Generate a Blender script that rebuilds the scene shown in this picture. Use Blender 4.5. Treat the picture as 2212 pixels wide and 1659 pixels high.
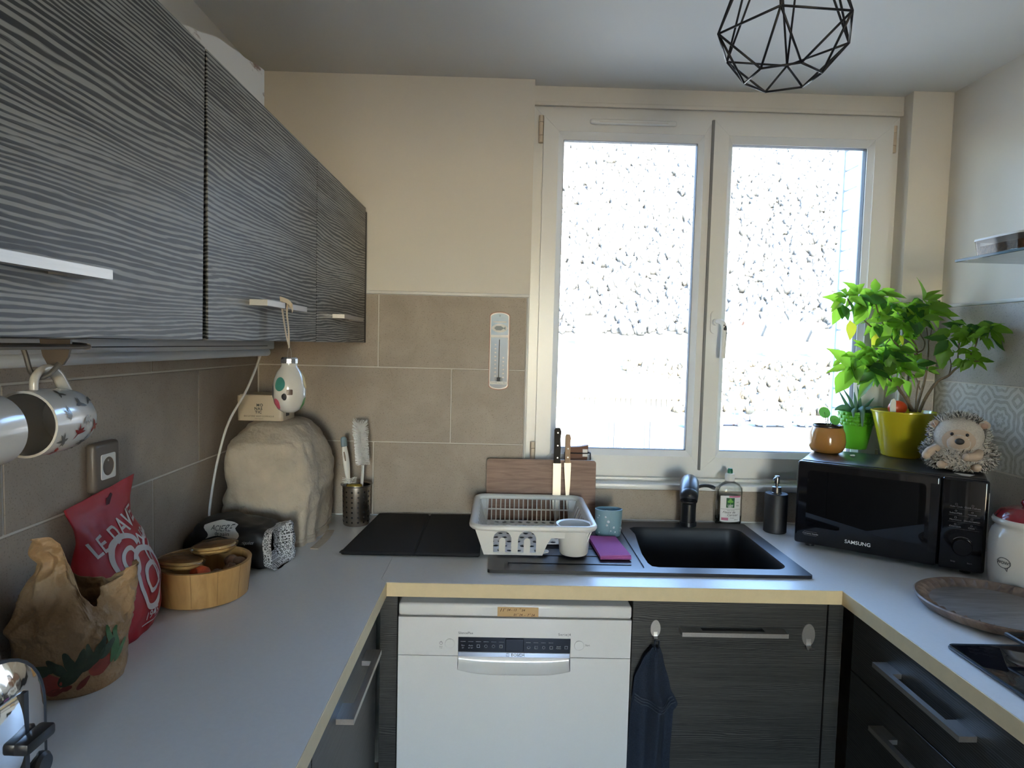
import bpy, bmesh, math, random
import numpy as np
from mathutils import Vector, Matrix, noise
PI = math.pi
random.seed(7); noise.seed_set(7)
for o in list(bpy.data.objects):
    bpy.data.objects.remove(o)
SC = bpy.context.scene
COL = SC.collection

# ------------------------------------------------------------------ camera
CAM = Vector((.846, -2.229, 1.5036))
YAW, PITCH, ROLL, FPX = .0157, -.0608, .0247, 1393.6
_f = Vector((math.sin(YAW)*math.cos(PITCH), math.cos(YAW)*math.cos(PITCH), math.sin(PITCH)))
_r0 = Vector((math.cos(YAW), -math.sin(YAW), 0)); _u0 = _r0.cross(_f)
_r = _r0*math.cos(ROLL) + _u0*math.sin(ROLL)
_u = _u0*math.cos(ROLL) - _r0*math.sin(ROLL)
cd = bpy.data.cameras.new('camera'); cam = bpy.data.objects.new('camera', cd); COL.objects.link(cam)
cd.sensor_fit = 'HORIZONTAL'; cd.sensor_width = 36; cd.lens = FPX/2212*36
cd.clip_start = .02; cd.clip_end = 3000
cam.matrix_world = Matrix(((_r.x, _u.x, -_f.x, CAM.x), (_r.y, _u.y, -_f.y, CAM.y), (_r.z, _u.z, -_f.z, CAM.z), (0, 0, 0, 1)))
SC.camera = cam

# ------------------------------------------------------------------ light
w = bpy.data.worlds.new('sky'); SC.world = w; w.use_nodes = True
nt = w.node_tree; bg = nt.nodes['Background']
sky = nt.nodes.new('ShaderNodeTexSky'); sky.sky_type = 'NISHITA'; sky.sun_disc = False
sky.sun_elevation = math.radians(40); sky.sun_rotation = math.radians(167); sky.air_density = 1.0; sky.dust_density = 0.3; sky.ozone_density = 2.5
nt.links.new(sky.outputs[0], bg.inputs[0]); bg.inputs[1].default_value = 1.9
sd = bpy.data.lights.new('sun_offscreen', 'SUN'); sd.energy = 15; sd.angle = .01; sd.color = (1, .93, .82)
sun = bpy.data.objects.new('sun_offscreen', sd); COL.objects.link(sun)
sun.rotation_euler = Vector((-.18, .76, -.62)).to_track_quat('-Z', 'Y').to_euler()
vs = SC.view_settings; vs.view_transform = 'Standard'; vs.look = 'None'; vs.gamma = 1; vs.exposure = 1.45
vs.use_curve_mapping = False

# ------------------------------------------------------------------ pixel -> place helpers
def _ray(x, y): return _f + _r*((x-1106)/FPX) + _u*((829.5-y)/FPX)
def _on(ax, v, x, y):
    d = _ray(x, y); return CAM + d*((v-CAM[ax])/d[ax])
def pX(v, x, y): return _on(0, v, x, y)
def pY(v, x, y): return _on(1, v, x, y)
def pZ(v, x, y): return _on(2, v, x, y)

# ------------------------------------------------------------------ mesh builder
def V(*a): return Vector(a)
_ico = {}
def icot(sub):
    if sub not in _ico:
        b = bmesh.new(); bmesh.ops.create_icosphere(b, subdivisions=sub, radius=1)
        _ico[sub] = ([v.co.copy() for v in b.verts], [[v.index for v in f.verts] for f in b.faces]); b.free()
    return _ico[sub]
_txt = {}
def txt(s, align='CENTER', shear=0, off=0, space=1):
    k = (s, align, shear, off, space)
    if k not in _txt:
        c = bpy.data.curves.new('t', 'FONT'); c.body = s; c.size = 1; c.align_x = align; c.align_y = 'CENTER'
        c.shear = shear; c.offset = off; c.space_character = space; c.resolution_u = 3
        o = bpy.data.objects.new('t', c); COL.objects.link(o)
        dg = bpy.context.evaluated_depsgraph_get(); dg.update()
        m = bpy.data.meshes.new_from_object(o.evaluated_get(dg))
        _txt[k] = ([v.co.copy() for v in m.vertices], [list(p.vertices) for p in m.polygons])
        bpy.data.objects.remove(o); bpy.data.curves.remove(c); bpy.data.meshes.remove(m)
    return _txt[k]

class MB:
    def __init__(s): s.v = []; s.f = []; s.mi = []; s.cur = 0
    def add(s, vs, fs):
        n = len(s.v); s.v += [Vector(p) for p in vs]; s.f += [[i+n for i in f] for f in fs]; s.mi += [s.cur]*len(fs); return s
    def bm(s, b):
        b.verts.index_update()
        s.add([v.co.copy() for v in b.verts], [[v.index for v in f.verts] for f in b.faces]); b.free(); return s
    def box(s, a, b, M=None):
        x0, y0, z0 = a; x1, y1, z1 = b
        vs = [(x0,y0,z0),(x1,y0,z0),(x1,y1,z0),(x0,y1,z0),(x0,y0,z1),(x1,y0,z1),(x1,y1,z1),(x0,y1,z1)]
        if M: vs = [M @ Vector(p) for p in vs]
        return s.add(vs, [(0,3,2,1),(4,5,6,7),(0,1,5,4),(1,2,6,5),(2,3,7,6),(3,0,4,7)])
    def rbox(s, a, b, r, seg=2, M=None):
        bb = bmesh.new(); bmesh.ops.create_cube(bb, size=1)
        A, B = Vector(a), Vector(b)
        for v in bb.verts: v.co = Vector([(A[i]+B[i])/2 + v.co[i]*(B[i]-A[i]) for i in range(3)])
        r = min(r, min(abs(B[i]-A[i]) for i in range(3))*.49)
        bmesh.ops.bevel(bb, geom=bb.edges[:], offset=r, segments=seg, profile=.5, affect='EDGES')
        if M: bb.transform(M)
        return s.bm(bb)
    def cyl(s, p0, p1, r0, r1=None, n=24, caps=True):
        p0, p1 = Vector(p0), Vector(p1); r1 = r0 if r1 is None else r1
        d = (p1-p0).normalized(); a = d.orthogonal().normalized(); b = d.cross(a)
        vs = []
        for p, r in ((p0, r0), (p1, r1)):
            for i in range(n):
                t = 2*PI*i/n; vs.append(p + (a*math.cos(t)+b*math.sin(t))*r)
        fs = [(i, (i+1) % n, n+(i+1) % n, n+i) for i in range(n)]
        if caps: fs += [tuple(range(n))[::-1], tuple(range(n, 2*n))]
        return s.add(vs, fs)
    def lathe(s, prof, n=32, c=(0,0,0), sx=1, sy=1, M=None, cap0=False, cap1=False):
        c = Vector(c); vs = []
        for r, z in prof:
            for i in range(n):
                t = 2*PI*i/n; p = c + Vector((r*sx*math.cos(t), r*sy*math.sin(t), z)); vs.append(M @ p if M else p)
        fs = []
        for k in range(len(prof)-1):
            for i in range(n):
                j = (i+1) % n; fs.append((k*n+i, k*n+j, (k+1)*n+j, (k+1)*n+i))
        if cap0: fs.append(tuple(range(n))[::-1])
        if cap1: fs.append(tuple(range((len(prof)-1)*n, len(prof)*n)))
        return s.add(vs, fs)
    def tube(s, pts, r, n=8, closed=False, sx=1, sy=1):
        pts = [Vector(p) for p in pts]; m = len(pts)
        rs = r if isinstance(r, (list, tuple)) else [r]*m
        T = []
        for i in range(m):
            if closed: t = pts[(i+1) % m]-pts[i-1]
            else: t = pts[min(i+1, m-1)]-pts[max(i-1, 0)]
            T.append(t.normalized())
        a = T[0].orthogonal().normalized(); vs = []
        for i in range(m):
            a = (a - T[i]*a.dot(T[i])).normalized(); b = T[i].cross(a)
            for k in range(n):
                t = 2*PI*k/n; vs.append(pts[i] + (a*math.cos(t)*sx + b*math.sin(t)*sy)*rs[i])
        fs = []; mm = m if closed else m-1
        for i in range(mm):
            j = (i+1) % m
            for k in range(n):
                l = (k+1) % n; fs.append((i*n+k, i*n+l, j*n+l, j*n+k))
        if not closed: fs += [tuple(range(n))[::-1], tuple(range((m-1)*n, m*n))]
        return s.add(vs, fs)
    def ribbon(s, pts, nrm, w, t=.0006):
        # flat strap along pts; nrm = width direction(s)
        pts = [Vector(p) for p in pts]; m = len(pts); vs = []
        for i in range(m):
            T = (pts[min(i+1, m-1)]-pts[max(i-1, 0)]).normalized()
            d = Vector(nrm[i] if isinstance(nrm, list) else nrm); d = (d - T*d.dot(T)).normalized(); q = T.cross(d)
            for a, b in ((-1,-1),(1,-1),(1,1),(-1,1)): vs.append(pts[i]+d*(a*w/2)+q*(b*t/2))
        fs = []
        for i in range(m-1):
            for k in range(4):
                l = (k+1) % 4; fs.append((i*4+k, i*4+l, i*4+4+l, i*4+4+k))
        fs += [(3,2,1,0), tuple(range(4*m-4, 4*m))]
        return s.add(vs, fs)
    def prism(s, poly, h0, h1, axis='z', holes=(), fn=None):
        # polygon (with holes) extruded; fn(x,y,h)->Vector overrides axis placement
        if fn is None:
            fn = {'z': lambda x, y, h: V(x, y, h), 'y': lambda x, y, h: V(x, h, y), 'x': lambda x, y, h: V(h, x, y)}[axis]
        b = bmesh.new(); loops = []
        for lp in [poly]+list(holes):
            vs = [b.verts.new((p[0], p[1], 0)) for p in lp]
            es = [b.edges.new((vs[i], vs[(i+1) % len(vs)])) for i in range(len(vs))]; loops.append(vs)
        if holes or len(poly) > 4: bmesh.ops.triangle_fill(b, use_beauty=True, use_dissolve=False, edges=b.edges[:])
        else: b.faces.new(loops[0])
        b.verts.index_update(); n = len(b.verts); P2 = [v.co.copy() for v in b.verts]
        F2 = [[v.index for v in f.verts] for f in b.faces]; L2 = [[v.index for v in l] for l in loops]; b.free()
        vs = [fn(p.x, p.y, h0) for p in P2] + [fn(p.x, p.y, h1) for p in P2]
        fs = [f[::-1] for f in F2] + [[i+n for i in f] for f in F2]
        for l in L2:
            for i in range(len(l)):
                j = (i+1) % len(l); fs.append((l[i], l[j], l[j]+n, l[i]+n))
        bb = bmesh.new(); bv = [bb.verts.new(p) for p in vs]
        for f in fs:
            try: bb.faces.new([bv[i] for i in f])
            except ValueError: pass
        bmesh.ops.recalc_face_normals(bb, faces=bb.faces[:])
        return s.bm(bb)
    def grid(s, fn, nu, nv, cu=False):
        vs = [fn(i/nu, j/nv) for j in range(nv+1) for i in range(nu if cu else nu+1)]
        w = nu if cu else nu+1; fs = []
        for j in range(nv):
            for i in range(nu):
                k = (i+1) % w; fs.append((j*w+i, j*w+k, (j+1)*w+k, (j+1)*w+i))
        return s.add(vs, fs)
    def ico(s, c, r, sub=2, M=None):
        vs, fs = icot(sub); c = Vector(c); r = Vector((r, r, r)) if not hasattr(r, '__len__') else Vector(r)
        out = []
        for v in vs:
            p = Vector((v.x*r.x, v.y*r.y, v.z*r.z))
            if M: p = M @ p
            out.append(c+p)
        return s.add(out, fs)
    def text(s, t, size, o, rx, up, align='CENTER', shear=0, off=0, space=1, sx=1):
        vs, fs = txt(t, align, shear, off, space); o, rx, up = Vector(o), Vector(rx), Vector(up)
        return s.add([o + rx*(v.x*size*sx) + up*(v.y*size) for v in vs], fs)
    def xf(s, M):
        s.v = [M @ p for p in s.v]; return s
    def noisy(s, amp, scale, seed=0):
        for i, p in enumerate(s.v):
            q = p*scale + Vector((seed, seed*1.7, -seed)); s.v[i] = p + noise.noise_vector(q)*amp
        return s
    def obj(s, name, mats, parent=None, smooth=38, solid=0, sub=0, weld=0):
        m = bpy.data.meshes.new(name); m.from_pydata([tuple(p) for p in s.v], [], s.f)
        for mt in (mats if isinstance(mats, (list, tuple)) else [mats]): m.materials.append(mt)
        if isinstance(mats, (list, tuple)) and len(mats) > 1: m.polygons.foreach_set('material_index', s.mi)
        if weld:
            b = bmesh.new(); b.from_mesh(m); bmesh.ops.remove_doubles(b, verts=b.verts[:], dist=weld); b.to_mesh(m); b.free()
        if smooth:
            m.polygons.foreach_set('use_smooth', [True]*len(m.polygons))
            if smooth < 180: m.set_sharp_from_angle(angle=math.radians(smooth))
        m.update()
        o = bpy.data.objects.new(name, m); COL.objects.link(o)
        if parent:
            o.parent = parent
        if solid:
            k = o.modifiers.new('s', 'SOLIDIFY'); k.thickness = solid; k.offset = -1
        if sub:
            k = o.modifiers.new('d', 'SUBSURF'); k.levels = sub; k.render_levels = sub
        return o
    def wobj(s, name, mats, parent, **k):
        # mesh given in world coordinates, stored in the frame of the parent's root
        r = parent
        while r.parent: r = r.parent
        s.xf((Matrix.Translation(r.location) @ r.rotation_euler.to_matrix().to_4x4()).inverted())
        return s.obj(name, mats, parent, **k)

def thing(name, label, cat, loc=(0,0,0), rz=0, group=None):
    o = bpy.data.objects.new(name, None); COL.objects.link(o); o.empty_display_size = .05
    o.location = loc; o.rotation_euler = (0, 0, rz); tag(o, label, cat, group); return o
def tag(o, label, cat, group=None):
    o['label'] = label; o['category'] = cat
    if group: o['group'] = group
    return o
def struct(o, label=None):
    o['kind'] = 'structure'
    if label: o['label'] = label
    return o
def clone(o, parent=None, loc=None, rz=None):
    c = o.copy(); COL.objects.link(c); c.parent = parent
    if loc is not None: c.location = loc
    if rz is not None: c.rotation_euler = (0, 0, rz)
    for ch in list(o.children): clone(ch, c)
    return c
def arc(cx, cy, r, a0, a1, n):
    return [(cx+r*math.cos(math.radians(a0+(a1-a0)*i/n)), cy+r*math.sin(math.radians(a0+(a1-a0)*i/n))) for i in range(n+1)]
def rrect(x0, y0, x1, y1, r, n=5):
    return arc(x1-r, y0+r, r, -90, 0, n)+arc(x1-r, y1-r, r, 0, 90, n)+arc(x0+r, y1-r, r, 90, 180, n)+arc(x0+r, y0+r, r, 180, 270, n)
def spline(pts, n=6):
    pts = [Vector(p) for p in pts]; out = []
    for i in range(len(pts)-1):
        p0, p1, p2, p3 = pts[max(i-1, 0)], pts[i], pts[i+1], pts[min(i+2, len(pts)-1)]
        for k in range(n):
            t = k/n
            out.append(.5*((2*p1)+(p2-p0)*t+(2*p0-5*p1+4*p2-p3)*t*t+(3*p1-p0-3*p2+p3)*t**3))
    return out+[pts[-1]]

# ------------------------------------------------------------------ materials
def _nt(name):
    m = bpy.data.materials.new(name); m.use_nodes = True; t = m.node_tree
    return m, t, t.nodes['Principled BSDF']
def N(t, k, **kw):
    n = t.nodes.new(k)
    for a, b in kw.items(): setattr(n, a, b)
    return n
def coords(t, scale=(1,1,1), kind='Object'):
    tc = N(t, 'ShaderNodeTexCoord'); mp = N(t, 'ShaderNodeMapping'); mp.inputs['Scale'].default_value = scale
    t.links.new(tc.outputs[kind], mp.inputs[0]); return mp.outputs[0]
def ramp(t, fac, stops):
    r = N(t, 'ShaderNodeValToRGB'); e = r.color_ramp.elements
    while len(e) < len(stops): e.new(.5)
    for i, (p, c) in enumerate(stops): e[i].position = p; e[i].color = (*c, 1)
    t.links.new(fac, r.inputs[0]); return r.outputs[0]
def nz(t, co, scale, detail=4, rough=.55, dist=0):
    n = N(t, 'ShaderNodeTexNoise'); n.inputs['Scale'].default_value = scale; n.inputs['Detail'].default_value = detail
    n.inputs['Roughness'].default_value = rough; n.inputs['Distortion'].default_value = dist
    t.links.new(co, n.inputs['Vector']); return n.outputs['Fac']
def bump(t, b, h, strength, dist=.001):
    n = N(t, 'ShaderNodeBump'); n.inputs['Strength'].default_value = strength; n.inputs['Distance'].default_value = dist
    t.links.new(h, n.inputs['Height']); t.links.new(n.outputs[0], b.inputs['Normal'])
def mat(name, col, rough=.5, metal=0, var=0, vs=30, stretch=(1,1,1), bmp=0, bs=200, spec=.5, coat=0, bd=.001):
    m, t, b = _nt(name)
    b.inputs['Base Color'].default_value = (*col, 1); b.inputs['Roughness'].default_value = rough; b.inputs['Metallic'].default_value = metal
    b.inputs['Specular IOR Level'].default_value = spec; b.inputs['Coat Weight'].default_value = coat
    if var:
        f = nz(t, coords(t, stretch), vs, 5)
        lo = tuple(c*(1-var) for c in col); hi = tuple(min(1, c*(1+var)) for c in col)
        t.links.new(ramp(t, f, [(.3, lo), (.7, hi)]), b.inputs['Base Color'])
    if bmp: bump(t, b, nz(t, coords(t, stretch), bs, 3), bmp, bd)
    return m
def clear(name, tint=(.95,.97,.97), rough=.02, refl=1.0, ior=1.45):
    m, t, b = _nt(name); t.nodes.remove(b); out = t.nodes['Material Output']
    tr = N(t, 'ShaderNodeBsdfTransparent'); tr.inputs[0].default_value = (*tint, 1)
    gl = N(t, 'ShaderNodeBsdfGlossy'); gl.inputs['Roughness'].default_value = rough
    fr = N(t, 'ShaderNodeFresnel'); fr.inputs[0].default_value = ior
    mul = N(t, 'ShaderNodeMath', operation='MULTIPLY'); mul.inputs[1].default_value = refl
    mx = N(t, 'ShaderNodeMixShader'); t.links.new(fr.outputs[0], mul.inputs[0]); t.links.new(mul.outputs[0], mx.inputs[0])
    t.links.new(tr.outputs[0], mx.inputs[1]); t.links.new(gl.outputs[0], mx.inputs[2]); t.links.new(mx.outputs[0], out.inputs[0]); return m
def leafmat(name, col, tcol, rough=.45, var=.25):
    m, t, b = _nt(name); out = t.nodes['Material Output']
    b.inputs['Roughness'].default_value = rough
    oi = N(t, 'ShaderNodeObjectInfo'); hs = N(t, 'ShaderNodeHueSaturation'); hs.inputs['Color'].default_value = (*col, 1)
    mr = N(t, 'ShaderNodeMapRange'); mr.inputs[3].default_value = 1-var; mr.inputs[4].default_value = 1+var
    t.links.new(oi.outputs['Random'], mr.inputs[0]); t.links.new(mr.outputs[0], hs.inputs['Value']); t.links.new(hs.outputs[0], b.inputs['Base Color'])
    tl = N(t, 'ShaderNodeBsdfTranslucent'); tl.inputs[0].default_value = (*tcol, 1)
    mx = N(t, 'ShaderNodeMixShader'); mx.inputs[0].default_value = .5
    t.links.new(b.outputs[0], mx.inputs[1]); t.links.new(tl.outputs[0], mx.inputs[2]); t.links.new(mx.outputs[0], out.inputs[0]); return m
def wenge(name, ax, lo=(.010,.010,.009), hi=(.27,.262,.23), sc=52, rough=.42):
    # dark cerused wood; wandering grain runs along axis ax, bands stack along z
    m, t, b = _nt(name)
    def cs(along, up): v = [up, up, up]; v[ax] = along; return coords(t, v)
    n1 = nz(t, cs(.9, 5), 1, 2); n2 = nz(t, cs(7, 55), 1, 3); n3 = nz(t, cs(5, 210), 1, 3, .7); n4 = nz(t, cs(1.0, 14), 1, 2)
    tc = N(t, 'ShaderNodeTexCoord'); sp = N(t, 'ShaderNodeSeparateXYZ'); t.links.new(tc.outputs['Object'], sp.inputs[0])
    def ma(x, k, y):
        n = N(t, 'ShaderNodeMath', operation='MULTIPLY_ADD'); t.links.new(x, n.inputs[0]); n.inputs[1].default_value = k
        if isinstance(y, (int, float)): n.inputs[2].default_value = y
        else: t.links.new(y, n.inputs[2])
        return n.outputs[0]
    z = ma(n1, .10, sp.outputs[2]); z = ma(n2, .0075, z)
    ph = ma(z, 2*PI/.0068*(sc/52), 0.0)
    sn = N(t, 'ShaderNodeMath', operation='SINE'); t.links.new(ph, sn.inputs[0])
    f = ma(sn.outputs[0], .26, .0); f = ma(n3, 1.15, f); f = ma(n4, .55, f)
    t.links.new(ramp(t, f, [(.80, lo), (.98, hi)]), b.inputs['Base Color'])
    b.inputs['Roughness'].default_value = rough; bump(t, b, f, .35, .0006); return m
def woodmat(name, c0, c1, sc=8, st=(1,1,12), rough=.5, bmp=.1):
    m, t, b = _nt(name); co = coords(t, st)
    f = nz(t, co, sc, 6, .6, 1.2)
    t.links.new(ramp(t, f, [(.3, c0), (.68, c1)]), b.inputs['Base Color']); b.inputs['Roughness'].default_value = rough
    bump(t, b, f, bmp, .001); return m
def tilemat(name, c0, c1, deco=False):
    m, t, b = _nt(name); co = coords(t)
    f = nz(t, co, 7, 8, .62, .6); g = nz(t, co, 260, 2)
    base = ramp(t, f, [(.25, c0), (.75, c1)])
    sp = ramp(t, g, [(.30, (.55,.55,.55)), (.42, (1,1,1)), (.66, (1,1,1)), (.8, (1.0,1.0,1.0))])
    mx = N(t, 'ShaderNodeMix', data_type='RGBA', blend_type='MULTIPLY'); mx.inputs[0].default_value = .8
    t.links.new(base, mx.inputs[6]); t.links.new(sp, mx.inputs[7]); col = mx.outputs[2]
    if deco:
        # pale printed pattern of rings and diamonds repeating every 12 cm in the tile plane (y,z)
        fr = N(t, 'ShaderNodeVectorMath', operation='FRACTION'); sc = N(t, 'ShaderNodeVectorMath', operation='SCALE'); sc.inputs['Scale'].default_value = 8
        t.links.new(co, sc.inputs[0]); t.links.new(sc.outputs[0], fr.inputs[0])
        su = N(t, 'ShaderNodeVectorMath', operation='SUBTRACT'); su.inputs[1].default_value = (.5,.5,.5); t.links.new(fr.outputs[0], su.inputs[0])
        sx = N(t, 'ShaderNodeSeparateXYZ'); t.links.new(su.outputs[0], sx.inputs[0])
        cb = N(t, 'ShaderNodeCombineXYZ'); t.links.new(sx.outputs[1], cb.inputs[1]); t.links.new(sx.outputs[2], cb.inputs[2])
        ln = N(t, 'ShaderNodeVectorMath', operation='LENGTH'); t.links.new(cb.outputs[0], ln.inputs[0])
        an = N(t, 'ShaderNodeMath', operation='ARCTAN2'); t.links.new(sx.outputs[1], an.inputs[0]); t.links.new(sx.outputs[2], an.inputs[1])
        a8 = N(t, 'ShaderNodeMath', operation='MULTIPLY'); a8.inputs[1].default_value = 8; t.links.new(an.outputs[0], a8.inputs[0])
        co8 = N(t, 'ShaderNodeMath', operation='COSINE'); t.links.new(a8.outputs[0], co8.inputs[0])
        ma = N(t, 'ShaderNodeMath', operation='MULTIPLY_ADD'); ma.inputs[1].default_value = .9; t.links.new(co8.outputs[0], ma.inputs[0])
        ms = N(t, 'ShaderNodeMath', operation='MULTIPLY'); ms.inputs[1].default_value = 38; t.links.new(ln.outputs['Value'], ms.inputs[0]); t.links.new(ms.outputs[0], ma.inputs[2])
        sn = N(t, 'ShaderNodeMath', operation='SINE'); t.links.new(ma.outputs[0], sn.inputs[0])
        wear = nz(t, co, 9, 5)
        mm = N(t, 'ShaderNodeMath', operation='MULTIPLY_ADD'); mm.inputs[1].default_value = 2.0; t.links.new(wear, mm.inputs[0]); t.links.new(sn.outputs[0], mm.inputs[2])
        rp = ramp(t, mm.outputs[0], [(.95, (0,0,0)), (1.0, (.55,.55,.55))])
        m2 = N(t, 'ShaderNodeMix', data_type='RGBA'); t.links.new(rp, m2.inputs[0]); t.links.new(col, m2.inputs[6]); m2.inputs[7].default_value = (.66,.66,.64,1)
        col = m2.outputs[2]
    t.links.new(col, b.inputs['Base Color']); b.inputs['Roughness'].default_value = .5; bump(t, b, f, .12, .002); return m

M_ = {}
M_['wall'] = mat('wall_paint', (.74,.70,.63), .8, var=.02, vs=3, bmp=.15, bs=60)
M_['ceil'] = mat('ceiling_paint', (.72,.71,.68), .85, var=.02, vs=2, bmp=.1, bs=80)
M_['tile'] = tilemat('taupe_stone_tile', (.30,.245,.19), (.40,.335,.27))
M_['tiledeco'] = tilemat('printed_cement_tile', (.36,.34,.31), (.46,.44,.41), True)
M_['tilelit'] = tilemat('taupe_tile_window_lit', (.36,.33,.30), (.47,.44,.41))  # taupe tile again, brighter bluish window light put into its colour
M_['grout'] = mat('grout', (.60,.56,.50), .9)
M_['trimw'] = mat('white_trim', (.72,.70,.66), .35)
M_['upvc'] = mat('white_upvc', (.80,.80,.78), .28, var=.015, vs=4)
M_['rubber'] = mat('grey_gasket', (.06,.065,.07), .6)
M_['lam'] = mat('grey_white_laminate', (.64,.64,.63), .36, var=.02, vs=120, bmp=.03, bs=900)
M_['edge'] = mat('cream_edge_band', (.66,.53,.31), .45, var=.04, vs=40)
M_['wengeY'] = wenge('cerused_dark_wood_y', 1)
M_['wengeX'] = wenge('cerused_dark_wood_x', 0, hi=(.055,.054,.048), sc=90)
M_['wengeB'] = wenge('base_dark_wood_y', 1, hi=(.045,.047,.046), sc=70)
M_['dark'] = mat('black_melamine', (.012,.012,.012), .5)
M_['steel'] = mat('brushed_nickel', (.44,.42,.39), .38, 1, var=.06, vs=300, stretch=(1,.05,1))
M_['chrome'] = mat('chrome', (.85,.86,.87), .06, 1)
M_['steeld'] = mat('perforated_steel', (.42,.38,.33), .3, 1, var=.1, vs=40, stretch=(1,1,.05))
M_['black'] = mat('black_plastic', (.012,.012,.013), .35)
M_['blackm'] = mat('black_matte', (.011,.011,.013), .62)
M_['blackg'] = mat('black_gloss', (.006,.006,.008), .07, spec=.5)
M_['blackglass'] = mat('black_glass', (.004,.004,.006), .03)
M_['white'] = mat('white_plastic', (.78,.77,.73), .35)
M_['enamel'] = mat('white_enamel', (.72,.70,.665), .22, coat=.3)
M_['print'] = mat('dark_print', (.03,.03,.032), .6)
M_['wprint'] = mat('white_print', (.75,.75,.75), .6)
M_['gprint'] = mat('grey_print', (.38,.38,.38), .6)
M_['floor'] = woodmat('floor_boards', (.22,.17,.12), (.34,.27,.2), 3, (1,10,1), .4)

# ================================================================== THE ROOM
RW, RH = 2.362, 2.397
YB = -3.3
struct(MB().box((-.15, YB-.15, -.1), (RW+.15, .32, 0)).obj('floor', M_['floor'], smooth=0))
struct(MB().box((-.15, YB-.15, RH), (RW+.15, .32, RH+.15)).obj('ceiling', M_['ceil'], smooth=0))
WL = struct(MB().box((-.15, YB-.15, 0), (0, .32, RH)).obj('wall_left', M_['wall'], smooth=0))
WR = struct(MB().box((RW, YB-.15, 0), (RW+.15, .32, RH)).obj('wall_right', M_['wall'], smooth=0))
WX0, WX1, WZ0, WZ1 = .935, 2.222, 1.03, 2.335
wb = MB().box((0, 0, 0), (WX0, .32, RH)).box((WX0, 0, 0), (WX1, .32, WZ0)).box((WX1, 0, 0), (RW, .32, RH)).box((WX0, .052, WZ1), (WX1, .32, RH))
WBK = struct(wb.obj('wall_back', M_['wall'], smooth=0))
rear = MB().box((0, YB-.15, 0), (.42, YB, RH)).box((1.98, YB-.15, 0), (RW, YB, RH)).box((.42, YB-.15, 2.12), (1.98, YB, RH))
struct(rear.obj('wall_rear', M_['wall'], smooth=0))
# living room behind the open doorway, with a wide window of its own
LY0 = -6.2
struct(MB().box((-.9, LY0-.15, -.1), (3.3, YB-.15, 0)).obj('floor_living_room', mat('pale_floor_tile', (.46,.44,.41), .5), smooth=0))
struct(MB().box((-.9, LY0-.15, RH), (3.3, YB-.15, RH+.15)).obj('ceiling_living_room', M_['ceil'], smooth=0))
struct(MB().box((-1.05, LY0-.15, 0), (-.9, YB-.15, RH)).obj('wall_living_left', M_['wall'], smooth=0))
struct(MB().box((3.3, LY0-.15, 0), (3.45, YB-.15, RH)).obj('wall_living_right', M_['wall'], smooth=0))
struct(MB().box((-.9, YB-.15, 0), (-.15, YB-.05, RH)).box((RW+.15, YB-.15, 0), (3.3, YB-.05, RH)).obj('wall_living_front', M_['wall'], smooth=0))
struct(MB().box((-.9, LY0-.15, 0), (.75, LY0, RH)).box((1.65, LY0-.15, 0), (3.3, LY0, RH)).box((.75, LY0-.15, 0), (1.65, LY0, .5)).box((.75, LY0-.15, 2.2), (1.65, LY0, RH)).obj('wall_living_rear', M_['wall'], smooth=0))
w2 = struct(bpy.data.objects.new('window_2', None)); COL.objects.link(w2); w2.location = (1.2, LY0-.08, .5)
for x in (-.45, -.03, .39): MB().box((x, -.03, 0), (x+.06, .03, 1.7)).obj('window_frame', M_['upvc'], w2, smooth=0)
MB().box((-.39, -.03, 0), (.39, .03, .06)).box((-.39, -.03, 1.64), (.39, .03, 1.7)).obj('window_frame', M_['upvc'], w2, smooth=0)

# ---- wall tiles (each tile its own piece; joints recessed)
def tiles(wall, rows, fn, mats, gname, gap=.0022):
    for (z0, z1, xs, mt) in rows:
        for a, b in zip(xs[:-1], xs[1:]):
            p, q = fn(a+gap, z0+gap), fn(b-gap, z1-gap)
            lo = [min(p[0][i], p[1][i], q[0][i], q[1][i]) for i in range(3)]; hi = [max(p[0][i], p[1][i], q[0][i], q[1][i]) for i in range(3)]
            MB().rbox(lo, hi, .0012, 1).obj('tile', mt, wall, smooth=0)
ZR = [.9, 1.158, 1.416, 1.665]
T = M_['tile']
fl = lambda y, z: ((.0, y, z), (.011, y, z))
tiles(WL, [(ZR[0], ZR[1], [-2.6, -2.078, -1.378, -.678, -.0115], T), (ZR[1], ZR[2], [-2.6, -1.844, -1.144, -.444, -.0115], T), (ZR[2], ZR[3], [-2.6, -2.079, -1.379, -.679, -.0115], T)], fl, None, '')
MB().box((0, -2.6, .9), (.0092, -.0, 1.665)).obj('grout', M_['grout'], WL, smooth=0)
fb = lambda x, z: ((x, 0, z), (x, -.011, z))
tiles(WBK, [(ZR[0], ZR[1], [.0115, .407, .925], T), (ZR[1], ZR[2], [.0115, .672, .925], T), (ZR[2], ZR[3], [.0115, .42, .925], T),
            (ZR[0], 1.012, [.925, 1.107, 1.807, 2.35], T)], fb, None, '')
MB().box((.0, -.0092, .9), (.925, -.0, 1.665)).box((.925, -.0092, .9), (2.35, 0, 1.012)).box((2.228, -.0092, 1.158), (2.35, 0, 1.665)).obj('grout', M_['grout'], WBK, smooth=0)
tiles(WBK, [(1.012, ZR[1], [2.228, 2.35], M_['tilelit']), (ZR[1], ZR[2], [2.228, 2.35], M_['tilelit']), (ZR[2], ZR[3], [2.228, 2.35], M_['tilelit'])], fb, None, '')
fr_ = lambda y, z: ((RW, y, z), (RW-.011, y, z))
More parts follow.
